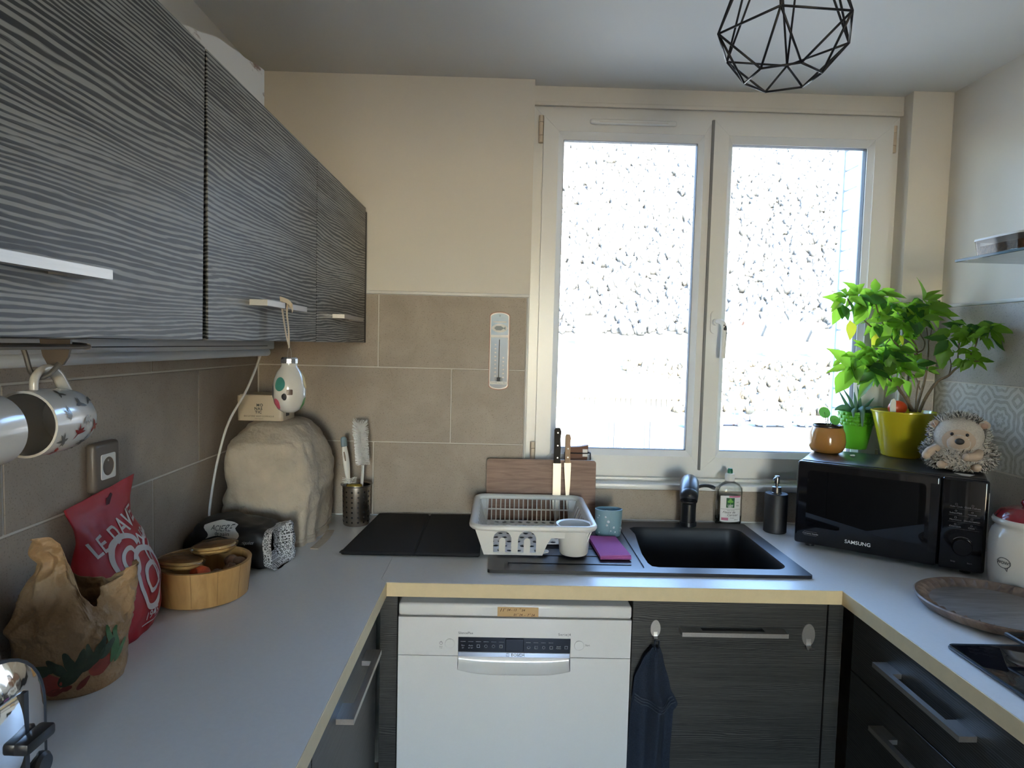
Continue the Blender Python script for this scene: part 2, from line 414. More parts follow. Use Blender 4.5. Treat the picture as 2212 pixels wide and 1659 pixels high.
tiles(WR, [(ZR[0], ZR[1], [-2.6, -2.0, -1.3, -.6, -.0115], M_['tilelit']), (ZR[1], ZR[2], [-2.6, -1.9, -1.4, -.9, -.45, -.0115], M_['tiledeco']), (ZR[2], ZR[3], [-2.6, -2.05, -1.35, -.68, -.0115], M_['tilelit'])], fr_, None, '')
MB().box((RW-.0092, -2.6, .9), (RW, 0, 1.665)).obj('grout', M_['grout'], WR, smooth=0)
# white edging profile round the tiled fields
struct(MB().rbox((.0, -.0135, 1.6655), (.9335, 0, 1.677), .003).rbox((.9255, -.0135, 1.012), (.9335, .0, 1.6655), .002).obj('trim_1', M_['trimw'], smooth=30))
struct(MB().rbox((RW-.0135, -2.6, 1.6655), (RW, 0, 1.677), .003).rbox((2.2235, -.0135, 1.6655), (RW, 0, 1.677), .003).rbox((2.2235, -.0135, 1.04), (2.2275, 0, 1.6655), .002).obj('trim_2', M_['trimw'], smooth=30))
struct(MB().rbox((.0, -2.6, 1.6655), (.0135, 0, 1.677), .003).obj('trim_3', M_['trimw'], smooth=30))

# ---- window
def mitre(mb, x0, x1, z0, z1, wl, wr, wb_, wt, y0, y1, g=.0003):
    o = [(x0, z0), (x1, z0), (x1, z1), (x0, z1)]; i = [(x0+wl, z0+wb_), (x1-wr, z0+wb_), (x1-wr, z1-wt), (x0+wl, z1-wt)]
    for k in range(4):
        l = (k+1) % 4; q = [Vector((*p, 0)) for p in (o[k], o[l], i[l], i[k])]
        d = (q[1]-q[0]).normalized()*g; q[0] += d; q[3] += d; q[1] -= d; q[2] -= d
        mb.prism([(p.x, p.y) for p in q], y0, y1, 'y')
    return mb
win = struct(bpy.data.objects.new('window_1', None), 'white double casement window with chipped handle over the sink'); COL.objects.link(win); win.location = (1.58, .07, WZ0)
def W(mb, name, m, par=win, **k): return mb.wobj(name, m, par, **k)
UP = M_['upvc']
W(mitre(MB(), WX0, WX1, WZ0, WZ1, .055, .055, .055, .055, .07, .15), 'window_frame', UP, smooth=0)
W(MB().rbox((WX0, .045, WZ0-.001), (WX1, .07, WZ0+.012), .003).rbox((WX0, -.016, WZ0-.019), (WX1, .07, WZ0+.001), .004), 'window_sill', UP, smooth=35)
W(MB().rbox((WX0, .048, WZ1-.004), (WX1, .056, WZ1+.010), .002), 'window_head_bead', M_['wall'], smooth=35)
GL = clear('window_glass', (.97,.985,.985), .0, .8)
for (sx0, sx1, wl, wr, nm) in ((.970, 1.5585, .052, .030, 'l'), (1.5605, 2.186, .052, .062, 'r')):
    y0, y1 = (.045, .1) if nm == 'l' else (.041, .1)
    s_ = W(mitre(MB(), sx0, sx1, 1.072, 2.296, wl, wr, .048, .052, y0, y1), 'sash', UP, smooth=0)
    ix0, ix1, iz0, iz1 = sx0+wl, sx1-wr, 1.072+.048, 2.296-.052
    bd = MB()   # sloped glazing bead
    for k in range(4):
        o = [(ix0, iz0), (ix1, iz0), (ix1, iz1), (ix0, iz1)]; i = [(ix0+.0195, iz0+.0195), (ix1-.0165, iz0+.0195), (ix1-.0165, iz1-.023), (ix0+.0195, iz1-.023)]
        l = (k+1) % 4
        bd.add([(o[k][0], y0+.003, o[k][1]), (o[l][0], y0+.003, o[l][1]), (i[l][0], y0+.02, i[l][1]), (i[k][0], y0+.02, i[k][1]), (i[k][0], .085, i[k][1]), (i[l][0], .085, i[l][1])], [(0,1,2,3), (3,2,5,4)])
    W(bd, 'glazing_bead', UP, s_, smooth=0)
    W(mitre(MB(), ix0+.0165, ix1-.0135, iz0+.0165, iz1-.0195, .0045, .0045, .0045, .0045, .0655, .088), 'gasket', M_['rubber'], s_, smooth=0)
    W(MB().box((ix0+.012, .080, iz0+.012), (ix1-.01, .084, iz1-.015)), 'pane', GL, s_, smooth=0)
W(MB().rbox((1.5515, .036, 1.0735), (1.5600, .046, 2.2945), .002), 'astragal', mat('sash_gap', (.22,.22,.22), .6))
# vent on the left sash head
vt = MB().rbox((1.128, .029, 2.268), (1.428, .0452, 2.286), .008, 3)
W(vt, 'trickle_vent', UP); W(MB().box((1.16, .0285, 2.273), (1.396, .0292, 2.276)), 'vent_slot', M_['trimw'])
HB = mat('beige_hinge', (.66,.55,.42), .4)
for (x, zc) in ((.961, 2.25), (2.194, 2.25), (.961, 1.115), (2.194, 1.115)):
    h = MB()
    for a, b in ((-.045, -.022), (-.0205, .0225), (.024, .046)): h.cyl((x, .052, zc+a), (x, .052, zc+b), .0085, n=16)
    W(h, 'hinge', HB)
# handle (white, paint chipped to dark metal)
hp = MB().prism(rrect(1.5735, 1.560, 1.6035, 1.640, .0145, 6), .0405, .033, 'y')
hpo = W(hp, 'handle_plate', UP)
W(MB().cyl((1.5885, .033, 1.6), (1.5885, .012, 1.6), .012, n=20).tube(spline([(1.5885, .016, 1.603), (1.6005, -.004, 1.598), (1.606, -.014, 1.575), (1.605, -.015, 1.53), (1.604, -.013, 1.475)], 5), .0095, 12, sx=1, sy=.75), 'handle_lever', UP, hpo)
ch = MB()
for (x, z, r) in ((1.607, 1.575, .006), (1.611, 1.561, .0045), (1.603, 1.588, .002), (1.610, 1.547, .002), (1.6085, 1.583, .003)):
    ch.ico((x, -.0195 if x < 1.610 else -.0185, z), (r, .0028, r*1.25), 2)
W(ch, 'paint_chip', M_['rubber'], hpo)

# folding shutter leaf standing in the outer reveal
shm = mat('shutter_blue_white', (.58,.63,.70), .5)
sh = thing('window_shutter', 'pale blue slatted folding shutter outside the right-hand window pane', 'shutter', (2.15, .24, WZ0))
m = MB().box((2.142, .16, WZ0+.005), (2.166, .178, WZ1-.005)).box((2.142, .282, WZ0+.005), (2.166, .30, WZ1-.005)).box((2.142, .178, WZ0+.005), (2.166, .282, WZ0+.03)).box((2.142, .178, WZ1-.03), (2.166, .282, WZ1-.005))
m.wobj('shutter_frame', shm, sh, smooth=0)
zz = WZ0+.032
slat_me = None
while zz < WZ1-.10:
    so = MB().rbox((2.146, .1785, zz), (2.162, .2815, zz+.072), .004, 1).wobj('slat', shm, sh, smooth=30); zz += .076

# ================================================================== WORKTOP
wt = thing('worktop', 'U-shaped grey-white laminate worktop with cream edge band', 'worktop', (0, 0, .864))
DL, DB, DR = .567, .636, RW-.637
TH0, TH1 = .864, .9
SKX0, SKX1, SKY0, SKY1 = .820, 1.688, -.556, -.056
hole = [(SKX0+.012, SKY0+.012), (SKX1-.012, SKY0+.012), (SKX1-.012, SKY1-.012), (SKX0+.012, SKY1-.012)]
g = .0004
MB().prism([(.0115, -.0115), (.0115, -2.6), (DL, -2.6), (DL, -DB), (.551-g, -.615), (.551-g, -.0115)], TH0, TH1).wobj('left_section', M_['lam'], wt, smooth=0)
MB().prism([(.551+g, -.0115), (.551+g, -.615), (DL+g, -DB), (DR-g, -DB), (1.745-g, -.62), (RW-.0115, -.62), (RW-.0115, -.0115)], TH0, TH1, holes=[hole]).wobj('back_section', M_['lam'], wt, smooth=0)
MB().prism([(DR, -DB-g), (1.745, -.62-g), (RW-.0115, -.62-g), (RW-.0115, -2.6), (DR, -2.6)], TH0, TH1).wobj('right_section', M_['lam'], wt, smooth=0)
MB().rbox((DL, -2.6, TH0), (DL+.0018, -DB-.0018, TH1-.0004), .0006, 1).wobj('edge_band', M_['edge'], wt, smooth=0)
MB().rbox((DL, -DB-.0018, TH0), (DR, -DB, TH1-.0004), .0006, 1).wobj('edge_band', M_['edge'], wt, smooth=0)
MB().rbox((DR-.0018, -2.6, TH0), (DR, -DB-.0018, TH1-.0004), .0006, 1).wobj('edge_band', M_['edge'], wt, smooth=0)
# upstand joint
MB().rbox((.0115, -.016, .9002), (RW-.0115, -.0112, .9055), .002, 1).obj('sealant', M_['trimw'], WBK, smooth=0)

# ================================================================== CABINETS
def bar_handle(a, b, out, up=V(0,0,1), mt=None, pad=.055, dep=.034, h=.011, parent=None, name='handle'):
    # flat bridge handle from a to b standing off in direction out
    a, b, out = Vector(a), Vector(b), Vector(out); d = (b-a).normalized(); L = (b-a).length
    M = Matrix(((d.x, out.x, up.x, a.x), (d.y, out.y, up.y, a.y), (d.z, out.z, up.z, a.z), (0, 0, 0, 1)))
    mb = MB().prism([(0, 0), (pad, 0), (pad, dep-.013), (L-pad, dep-.013), (L-pad, 0), (L, 0), (L, dep), (0, dep)], -h/2, h/2, fn=lambda x, y, q: M @ V(x, y, q))
    return mb.wobj(name, mt or M_['steel'], parent, smooth=0)
# upper units
ZB, ZT = 1.4985, 1.949
UL = {0: 'dark cerused wall cabinet in the corner beside the window wall',
      1: 'dark cerused wall cabinet with an egg ornament hanging from its handle',
      2: 'dark cerused wall cabinet above the hanging mugs'}
for k, (y1, y0) in enumerate(((-.0135, -.6), (-.6, -1.199), (-1.2015, -1.81))):
    t = thing('wall_cabinet', UL[k], 'cabinet', (.18, (y0+y1)/2, ZB), group='dark wall cabinets on the left wall')
    c = MB().box((.0005 if 0 else .0145, y0+.001, ZB+.004), (.355, y1-.001, ZB+.022)).box((.0145, y0+.001, ZT-.018), (.355, y1-.001, ZT)).box((.0145, y0+.001, ZB+.022), (.355, y0+.019, ZT-.018)).box((.0145, y1-.019, ZB+.022), (.355, y1-.001, ZT-.018)).box((.0145, y0+.019, ZB+.022), (.022, y1-.019, ZT-.018))
    c.wobj('body', M_['dark'], t, smooth=0)
    if k == 0:
        MB().rbox((.357, -.034, ZB), (.3775, -.0135, ZT-.012), .001, 1).wobj('end_panel', M_['dark'], t, smooth=0)
    ya, yb_ = y0+.0012, (y1-.0012 if k else -.0365)
    if k == 2: yb_ = -1.2125
    if k == 1: ya = -1.1945
    dm = MB().rbox((.3565, ya, ZB), (.3775, yb_, ZT), .0012, 1)
    if k == 2:   # this door hangs a touch skewed: wider gap at the bottom
        dm.v = [V(p.x, p.y+(p.z-ZB)/(ZT-ZB)*.012*(1 if p.y > -1.3 else 0), p.z) for p in dm.v]
    d_ = dm.wobj('door', M_['wengeY'], t, smooth=0)
    yc = {0: -.325, 1: -.906, 2: -1.62}[k]
    bar_handle((.3775, yc-.121, 1.570), (.3775, yc+.121, 1.570), (1, 0, 0), parent=d_, dep=.033)

# base units ---------------------------------------------------------
def carcass(t, a, b):
    x0, y0, z0 = a; x1, y1, z1 = b; th = .018
    c = MB().box((x0, y0, z0), (x1, y1, z0+th)).box((x0, y0, z1-th), (x1, y1, z1)).box((x0, y0, z0+th), (x0+th, y1, z1-th)).box((x1-th, y0, z0+th), (x1, y1, z1-th)).box((x0+th, y0, z0+th), (x1-th, y0+th, z1-th)).box((x0+th, y1-th, z0+th), (x1-th, y1, z1-th))
    c.wobj('body', M_['dark'], t, smooth=0)
# left run
lc = thing('base_cabinet', 'dark base cabinet under the left worktop nearest the dishwasher', 'cabinet', (.3, -.93, 0))
carcass(lc, (.0145, -1.20, .12), (.527, -.64, .8635))
d_ = MB().rbox((.528, -1.199, .135), (.547, -.654, .858), .001, 1).wobj('door', M_['wengeB'], lc, smooth=0)
ha, hb = pX(.58, 771, 1571), pX(.58, 821, 1432)
bar_handle((.547, -1.045, .783), (.547, -.765, .783), (1, 0, 0), parent=d_, dep=.034)
MB().box((.04, -1.2, 0), (.48, -.64, .12)).wobj('plinth', M_['dark'], lc, smooth=0)
lc2 = thing('base_cabinet', 'dark base cabinet under the left worktop below the toaster', 'cabinet', (.3, -1.5, 0))
carcass(lc2, (.0145, -2.59, .12), (.527, -1.2025, .8635))
d2 = MB().rbox((.528, -1.80, .135), (.547, -1.2025, .858), .001, 1).wobj('door', M_['wengeB'], lc2, smooth=0)
bar_handle((.547, -1.62, .783), (.547, -1.38, .783), (1, 0, 0), parent=d2)
MB().rbox((.528, -2.59, .135), (.547, -1.8025, .858), .001, 1).wobj('door', M_['wengeB'], lc2, smooth=0)
MB().box((.04, -2.59, 0), (.48, -1.2025, .12)).wobj('plinth', M_['dark'], lc2, smooth=0)
cf = thing('corner_filler', 'narrow dark filler panel between left cabinet and dishwasher', 'panel', (.572, -.61, 0))
MB().rbox((.549, -.615, .0), (.5935, -.597, .8635), .001, 1).wobj('filler_panel', M_['wengeX'], cf, smooth=0)
# sink cabinet
sc_ = thing('sink_cabinet', 'dark sink cabinet with bar handle and two oval hooks', 'cabinet', (1.45, -.6, 0))
MB().box((1.197, -.590, .12), (1.215, -.03, .8635)).box((1.685, -.590, .12), (1.703, -.03, .8635)).box((1.215, -.590, .12), (1.685, -.03, .138)).wobj('body', M_['dark'], sc_, smooth=0)
d_ = MB().rbox((1.1965, -.6125, .135), (1.7005, -.593, .8585), .001, 1).wobj('door', M_['wengeX'], sc_, smooth=0)
bar_handle((1.317, -.6125, .783), (1.588, -.6125, .783), (0, -1, 0), parent=d_, dep=.034)
MB().rbox((1.7045, -.6125, .135), (1.7435, -.593, .8635), .001, 1).wobj('filler_strip', M_['wengeX'], sc_, smooth=0)
MB().box((1.197, -.55, 0), (1.744, -.53, .12)).wobj('plinth', M_['dark'], sc_, smooth=0)
# right drawers
rc = thing('drawer_unit', 'dark drawer unit with bar handles under the hob', 'cabinet', (2.05, -1.1, 0))
carcass(rc, (1.766, -1.35, .12), (2.345, -.64, .8635))
for z0, z1, hz in ((.705, .858, .791), (.43, .702, .64), (.135, .427, .36)):
    d_ = MB().rbox((1.746, -1.28, z0), (1.765, -.655, z1), .001, 1).wobj('drawer_front', M_['wengeB'], rc, smooth=0)
    bar_handle((1.746, -1.083, hz), (1.746, -.80, hz), (-1, 0, 0), parent=d_, dep=.034)
MB().box((1.80, -1.35, 0), (2.3, -.64, .12)).wobj('plinth', M_['dark'], rc, smooth=0)
rc2 = thing('base_cabinet', 'dark base cabinet under the right worktop beyond the drawers', 'cabinet', (2.05, -1.9, 0))
carcass(rc2, (1.766, -2.59, .12), (2.345, -1.3525, .8635))
MB().rbox((1.746, -2.59, .135), (1.765, -1.2825, .858), .001, 1).wobj('door', M_['wengeB'], rc2, smooth=0)
MB().box((1.80, -2.59, 0), (2.3, -1.3525, .12)).wobj('plinth', M_['dark'], rc2, smooth=0)

# ================================================================== DISHWASHER
dw = thing('dishwasher', 'white freestanding dishwasher with black control strip', 'dishwasher', (.894, -.625, 0))
EN = M_['enamel']; DX0, DX1 = .5985, 1.1905
MB().box((DX0+.004, -.60, .01), (DX1-.004, -.04, .842)).wobj('body', EN, dw, smooth=0)
MB().rbox((DX0, -.632, .813), (DX1, -.05, .846), .007, 3).wobj('top_lid', EN, dw, smooth=35)
# door: upper fascia + lower panel with scooped grip
FX0, FX1 = .7505, 1.0365
fas = MB().prism([(DX0, .711), (FX0, .711), (FX0, .760), (FX1, .760), (FX1, .711), (DX1, .711), (DX1, .810), (DX0, .810)], -.631, -.60, 'y')
fo = fas.wobj('control_fascia', EN, dw, smooth=0)
gz = lambda x: .6615+.012*abs((x-.8935)/.143)**3.5
lip = [(FX0-.001+i*(FX1-FX0+.002)/24, gz(FX0-.001+i*(FX1-FX0+.002)/24)) for i in range(25)]
low = MB().prism([(DX0, .11), (DX1, .11), (DX1, .7095), (FX1+.001, .7095)]+lip[::-1]+[(FX0-.001, .7095), (DX0, .7095)], -.631, -.60, 'y')
lo_ = low.wobj('door_panel', EN, dw, smooth=0)
def scoop(u, v):
    x = FX0+u*(FX1-FX0); z = gz(x)+v*(.706-gz(x)); return V(x, -.631+.024*math.sin(min(1, v*1.6)*PI/2), z)
MB().grid(scoop, 24, 8).wobj('grip_recess', EN, lo_, smooth=60)
MB().tube([(x, -.6312, z) for x, z in lip], .0013, 6).wobj('grip_lip', EN, lo_)
MB().box((DX0+.01, -.59, .0), (DX1-.01, -.57, .11)).wobj('kick_plate', M_['dark'], dw, smooth=0)
disp = MB().box((FX0+.0005, -.6305, .7215), (FX1-.0005, -.605, .7595)).wobj('display_strip', M_['blackglass'], fo, smooth=0)
cs = MB().rbox((FX0+.0005, -.6315, .7085), (FX1-.0005, -.605, .7213), .001, 1).wobj('chrome_strip', M_['chrome'], fo, smooth=0)
YF = -.6318
m = MB()
for i, s_ in enumerate(('Eco', 'Auto')): m.text(s_, .0055, (.763+i*.0195, YF+.0008, .738), (1,0,0), (0,0,1))
m.text('50°', .0042, (.763, YF+.0008, .7315), (1,0,0), (0,0,1)).text('45°-65°', .0042, (.7825, YF+.0008, .7315), (1,0,0), (0,0,1))
def ring(mb, c, r, w, y, n=16, sq=False):
    pts = arc(c[0], c[1], r, 0, 360, n)[:-1] if not sq else [(c[0]-r, c[1]-r), (c[0]+r, c[1]-r), (c[0]+r, c[1]+r), (c[0]-r, c[1]+r)]
    inn = [(c[0]+(p[0]-c[0])*(1-w/r), c[1]+(p[1]-c[1])*(1-w/r)) for p in pts]; k = len(pts)
    return mb.add([(p[0], y, p[1]) for p in pts+inn], [(i, (i+1) % k, k+(i+1) % k, k+i) for i in range(k)])
for i in range(4): ring(m, (.802+i*.0192, .7365), .0038, .0007, YF+.0008, sq=(i % 3 == 0))
for i in range(6): m.box((.7565+i*.0195, YF+.0007, .7478), (.7695+i*.0195, YF+.0009, .7484))
for i in range(4): ring(m, (.930+i*.0192, .7355), .0038, .0007, YF+.0008, sq=(i % 2 == 1)); m.box((.923+i*.0192, YF+.0007, .7478), (.935+i*.0192, YF+.0009, .7484))
m.text('Speed', .0045, (1.0065, YF+.0008, .7385), (1,0,0), (0,0,1)).text('Perfect', .0045, (1.0065, YF+.0008, .7338), (1,0,0), (0,0,1))
ring(m, (1.0258, .7365), .0038, .0007, YF+.0008, sq=True)
m.wobj('display_icons', M_['gprint'], disp, smooth=0)
MB().rbox((.871, YF-.0006, .7245), (.917, YF+.002, .7575), .001, 1).wobj('display_screen', M_['blackg'], disp, smooth=0)
mk = MB().text('BOSCH', .0105, (.903, YF-.0002, .7148), (1,0,0), (0,0,1), off=.02); ring(mk, (.877, .7148), .0048, .0008, YF-.0002, 20); ring(mk, (.877, .7148), .0026, .0007, YF-.0002, 12)
mk.wobj('brand_mark', M_['gprint'], cs, smooth=0)
for a_ in (('SilencePlus', .0085, (.7505, YF, .7705), 'LEFT', 1), ('Serie|4', .009, (1.0365, YF, .7705), 'RIGHT', 1.25), ('Start', .0062, (1.074, YF, .7437), 'LEFT', 1), ('Reset', .0035, (.7072, YF, .7345), 'CENTER', 1), ('3 sec', .0035, (.7072, YF, .7308), 'CENTER', 1)):
    MB().text(a_[0], a_[1], a_[2], (1,0,0), (0,0,1), a_[3], space=a_[4]).wobj('lettering', M_['print'], fo, smooth=0)
pw = MB(); ring(pw, (.7072, .7435), .0042, .0007, YF, 18); pw.box((.7068, YF-.0001, .7435), (.7076, YF, .7487)); pw.wobj('power_mark', M_['print'], fo, smooth=0)
for x in (.7295, 1.0585):
    MB().cyl((x, -.634, .743), (x, -.628, .743), .0118, n=32).tube([(x+.0118*math.cos(a*PI/12), -.6335, .743+.0118*math.sin(a*PI/12)) for a in range(24)], .0009, 6, True).wobj('push_button', EN, fo)
YL = -.6327
tp = MB().box((.810, YL, .8175), (.997, YL+.0006, .8385)); TP = mat('clear_tape', (.70,.685,.65), .12); to = tp.wobj('tape', TP, dw, smooth=0)
MB().box((.8485, YL-.0005, .8158), (.9525, YL, .8405)).wobj('paper_note', mat('kraft_note', (.55,.36,.17), .7, var=.06), to, smooth=0)
INK = mat('brown_ink', (.10,.045,.02), .7)
MB().text("11", .0125, (.853, YL-.0008, .8328), (1,0,0), (0,0,1), 'LEFT', .35, .012).text("H", .005, (.8665, YL-.0008, .836), (1,0,0), (0,0,1), 'LEFT', .2, .012).text("54 - 13", .0085, (.872, YL-.0008, .833), (1,0,0), (0,0,1), 'LEFT', .3, .012).text("H", .005, (.904, YL-.0008, .8365), (1,0,0), (0,0,1), 'LEFT', .2, .012).text("54", .0085, (.909, YL-.0008, .8325), (1,0,0), (0,0,1), 'LEFT', .3, .012).text("01", .0085, (.889, YL-.0008, .8207), (1,0,0), (0,0,1), 'LEFT', .25, .012).text("H", .004, (.899, YL-.0008, .8237), (1,0,0), (0,0,1), 'LEFT', .2, .012).text("24  -  7", .0085, (.903, YL-.0008, .8205), (1,0,0), (0,0,1), 'LEFT', .25, .012).text("H", .004, (.930, YL-.0008, .8235), (1,0,0), (0,0,1), 'LEFT', .2, .012).text("24", .0085, (.934, YL-.0008, .8203), (1,0,0), (0,0,1), 'LEFT', .25, .012).wobj('handwriting', INK, to, smooth=0)

def flat(poly, holes=()):
    b = bmesh.new()
    for lp in [poly]+list(holes):
        vs = [b.verts.new((p[0], p[1], 0)) for p in lp]
        for i in range(len(vs)): b.edges.new((vs[i], vs[(i+1) % len(vs)]))
    bmesh.ops.triangle_fill(b, use_beauty=True, edges=b.edges[:])
    for _ in range(2):
        L = [e for e in b.edges if e.calc_length() > .02]
        if L: bmesh.ops.subdivide_edges(b, edges=L, cuts=1); bmesh.ops.triangulate(b, faces=b.faces[:])
    b.verts.index_update(); r = ([v.co.copy() for v in b.verts], [[v.index for v in f.verts] for f in b.faces]); b.free(); return r
def decal(mb, S, vs, fs, c=(0,0), ang=0, sc=1):
    ca, sa = math.cos(ang), math.sin(ang)
    return mb.add([S(c[0]+(v.x*ca-v.y*sa)*sc, c[1]+(v.x*sa+v.y*ca)*sc) for v in vs], fs)
def lerp(tab, v):
    for (a, x), (b, y) in zip(tab[:-1], tab[1:]):
        if v <= b:
            t = (v-a)/(b-a); t = t*t*(3-2*t)*.5+t*.5; return x+(y-x)*t
    return tab[-1][1]

# ================================================================== SINK + TAP
sk = thing('kitchen_sink', 'black composite sink with drainer set in the worktop under the window', 'sink', (1.25, -.3, .9))
SKM = mat('black_composite', (.013,.014,.017), .42, var=.25, vs=900, bmp=.08, bs=1500)
bowl = arc(1.605, -.472, .04, -90, 0, 5)+arc(1.605, -.16, .04, 0, 90, 5)+[(1.33, -.12), (1.295, -.124), (1.277, -.14), (1.283, -.20), (1.272, -.30), (1.262, -.40), (1.262, -.48), (1.268, -.505), (1.285, -.512)]
# grooved drainer lies 3 mm below the rim
dr_ = rrect(.845, -.532, 1.245, -.085, .02, 4)
m = MB().prism(rrect(SKX0, SKY0, SKX1, SKY1, .008, 4), .8985, .909, holes=[bowl, dr_])
m.wobj('deck', SKM, sk, smooth=30)
m = MB().prism(dr_, .899, .9045)
m.wobj('drainer_tray', SKM, sk, smooth=30)
m = MB(); k = len(bowl); cx_, cy_ = 1.45, -.315
def sh_(p, s, z): return V(cx_+(p[0]-cx_)*s, cy_+(p[1]-cy_)*s, z)
lv = [(1, .909), (.975, .90), (.965, .86), (.94, .75), (.90, .722)]
for s_, z in lv: m.v += [sh_(p, s_, z) for p in bowl]
for a in range(len(lv)-1):
    for i in range(k): j = (i+1) % k; m.f.append((a*k+i, a*k+j, a*k+k+j, a*k+k+i)); m.mi.append(0)
m.f.append(tuple(range((len(lv)-1)*k, len(lv)*k))); m.mi.append(0)
m.wobj('bowl', SKM, sk, smooth=50)
MB().cyl((1.45, -.3, .7222), (1.45, -.3, .7255), .04, n=32).cyl((1.45, -.3, .7255), (1.45, -.3, .735), .012, n=16).wobj('drain', M_['chrome'], sk)
for i in range(6): MB().rbox((.875+.0, -.49+i*.068, .9045), (1.215, -.482+i*.068, .9065), .002, 1).wobj('drainer_rib', SKM, sk)

fc = thing('kitchen_tap', 'black single-lever tap behind the sink bowl', 'tap', (1.487, -.085, .909), rz=-.29)
FM = mat('tap_black', (.012,.014,.018), .34, var=.2, vs=60)
MB().cyl((0,0,0), (0,0,.012), .028, .027, 32).lathe([(.0245,.012),(.0245,.085),(.024,.10),(.024,.125)], 32).obj('tap_body', FM, fc)
sp = spline([(0, .012, .10), (0, .0, .135), (0, -.045, .152), (0, -.10, .150), (0, -.145, .135), (0, -.16, .118)], 5)
MB().tube(sp, [.026+.004*math.sin(PI*i/(len(sp)-1)) for i in range(len(sp))], 24).ico((0, .010, .118), (.026, .026, .032), 3).obj('spout', FM, fc, smooth=180)
MB().ico((0, -.150, .134), (.0285, .030, .027), 3).obj('spray_head', FM, fc, smooth=180)
MB().cyl((0, -.158, .108), (0, -.150, .128), .019, n=24).obj('aerator', M_['blackm'], fc)
MB().tube(spline([(.02, .0, .128), (.04, .0, .137), (.062, -.002, .139), (.083, -.006, .134)], 4), [.006]*8+[.0065, .007, .0075, .007, .005], 10, sx=1, sy=.7).obj('lever', FM, fc)

# ================================================================== LEFT SIDE ITEMS
# under-cabinet light bar
lb = thing('light_bar', 'long grey-white strip light under the wall cabinets', 'lamp', (.165, -.85, 1.46))
LBM = mat('lamp_housing', (.55,.56,.57), .35)
MB().rbox((.13, -1.42, 1.474), (.195, -.375, 1.5022), .004).wobj('housing', LBM, lb)
MB().rbox((.138, -1.418, 1.455), (.187, -.377, 1.4755), .009, 3).wobj('diffuser', mat('lamp_diffuser', (.62,.63,.64), .3), lb)
MB().rbox((.1295, -1.3, 1.4825), (.1958, -.43, 1.4845), .0008, 1).wobj('seam', M_['rubber'], lb)
cb = MB().tube(spline([pY(-.374, 560, 748), pY(-.366, 566, 752), pY(-.37, 562, 770), pY(-.385, 533, 842), pY(-.40, 494, 912), pY(-.42, 470, 995), pY(-.432, 456, 1075), pY(-.436, 452, 1118), pY(-.437, 456, 1150)], 6), .0034, 8)
tag(cb.obj('lamp_cable', mat('cable_white', (.62,.60,.57), .45)), 'white cable dropping from the strip light past the canvas bag', 'cable')

# power socket on the left wall
so = thing('power_socket', 'taupe framed wall socket with white insert above the red bag', 'socket', (.011, -.89, 1.23))
SKT = mat('taupe_plastic', (.13,.105,.085), .4)
MB().rbox((.011, -.933, 1.181), (.033, -.847, 1.283), .009, 4).wobj('frame', SKT, so)
ins = MB().prism(rrect(-.915, 1.206, -.867, 1.258, .004, 4), .0325, .0345, 'x', holes=[arc(-.891, 1.232, .0195, 0, 360, 28)[:-1]])
ins.wobj('insert', M_['white'], so, smooth=30)
MB().lathe([(.0195, .0345), (.0185, .020), (.0, .020)], 28, M=Matrix.Translation((0, -.891, 1.232)) @ Matrix(((0,0,1,0),(1,0,0,0),(0,1,0,0),(0,0,0,1)))).wobj('well', mat('socket_well', (.55,.50,.43), .5), so)
MB().cyl((.020, -.891, 1.244), (.034, -.891, 1.244), .0024, n=12).wobj('earth_pin', M_['steel'], so)
for dy in (-.0095, .0095): MB().cyl((.0201, -.891+dy, 1.232), (.0206, -.891+dy, 1.232), .0028, n=12).wobj('contact_hole', M_['black'], so)

# mugs and hooks
hk = thing('mug_hook_rack', 'metal hook rack for mugs under the wall cabinet', 'hook rack', (.262, -1.45, 1.5))
HKM = mat('grey_hook_metal', (.30,.28,.25), .35, .9)
MB().rbox((.235, -1.62, 1.4965), (.29, -1.352, 1.5015), .002, 1).wobj('mount_plate', HKM, hk)
MB().tube([(.237, -1.62, 1.487), (.237, -1.35, 1.487)], .0035, 8).tube([(.288, -1.62, 1.487), (.288, -1.35, 1.487)], .0035, 8).wobj('side_rail', HKM, hk)
MB().tube(spline([(.237, -1.352, 1.487), (.243, -1.344, 1.487), (.262, -1.341, 1.488), (.281, -1.344, 1.487), (.288, -1.352, 1.487)], 4), .0045, 8).wobj('end_loop', HKM, hk)
MB().prism([(.2425, 1.4965), (.2825, 1.4965), (.2815, 1.485), (.279, 1.474), (.272, 1.463), (.262, 1.459), (.252, 1.463), (.246, 1.474), (.2435, 1.485)], -1.378, -1.374, 'y').wobj('back_tab', SKT, hk, smooth=0)
for hy in (-1.408, -1.535):
    MB().tube(spline([(.24, hy-.02, 1.487), (.242, hy-.002, 1.486), (.246, hy, 1.476), (.252, hy, 1.455), (.262, hy, 1.4475), (.272, hy+.006, 1.4525), (.281, hy+.011, 1.466)], 5), .0032, 8).wobj('hook', HKM, hk)
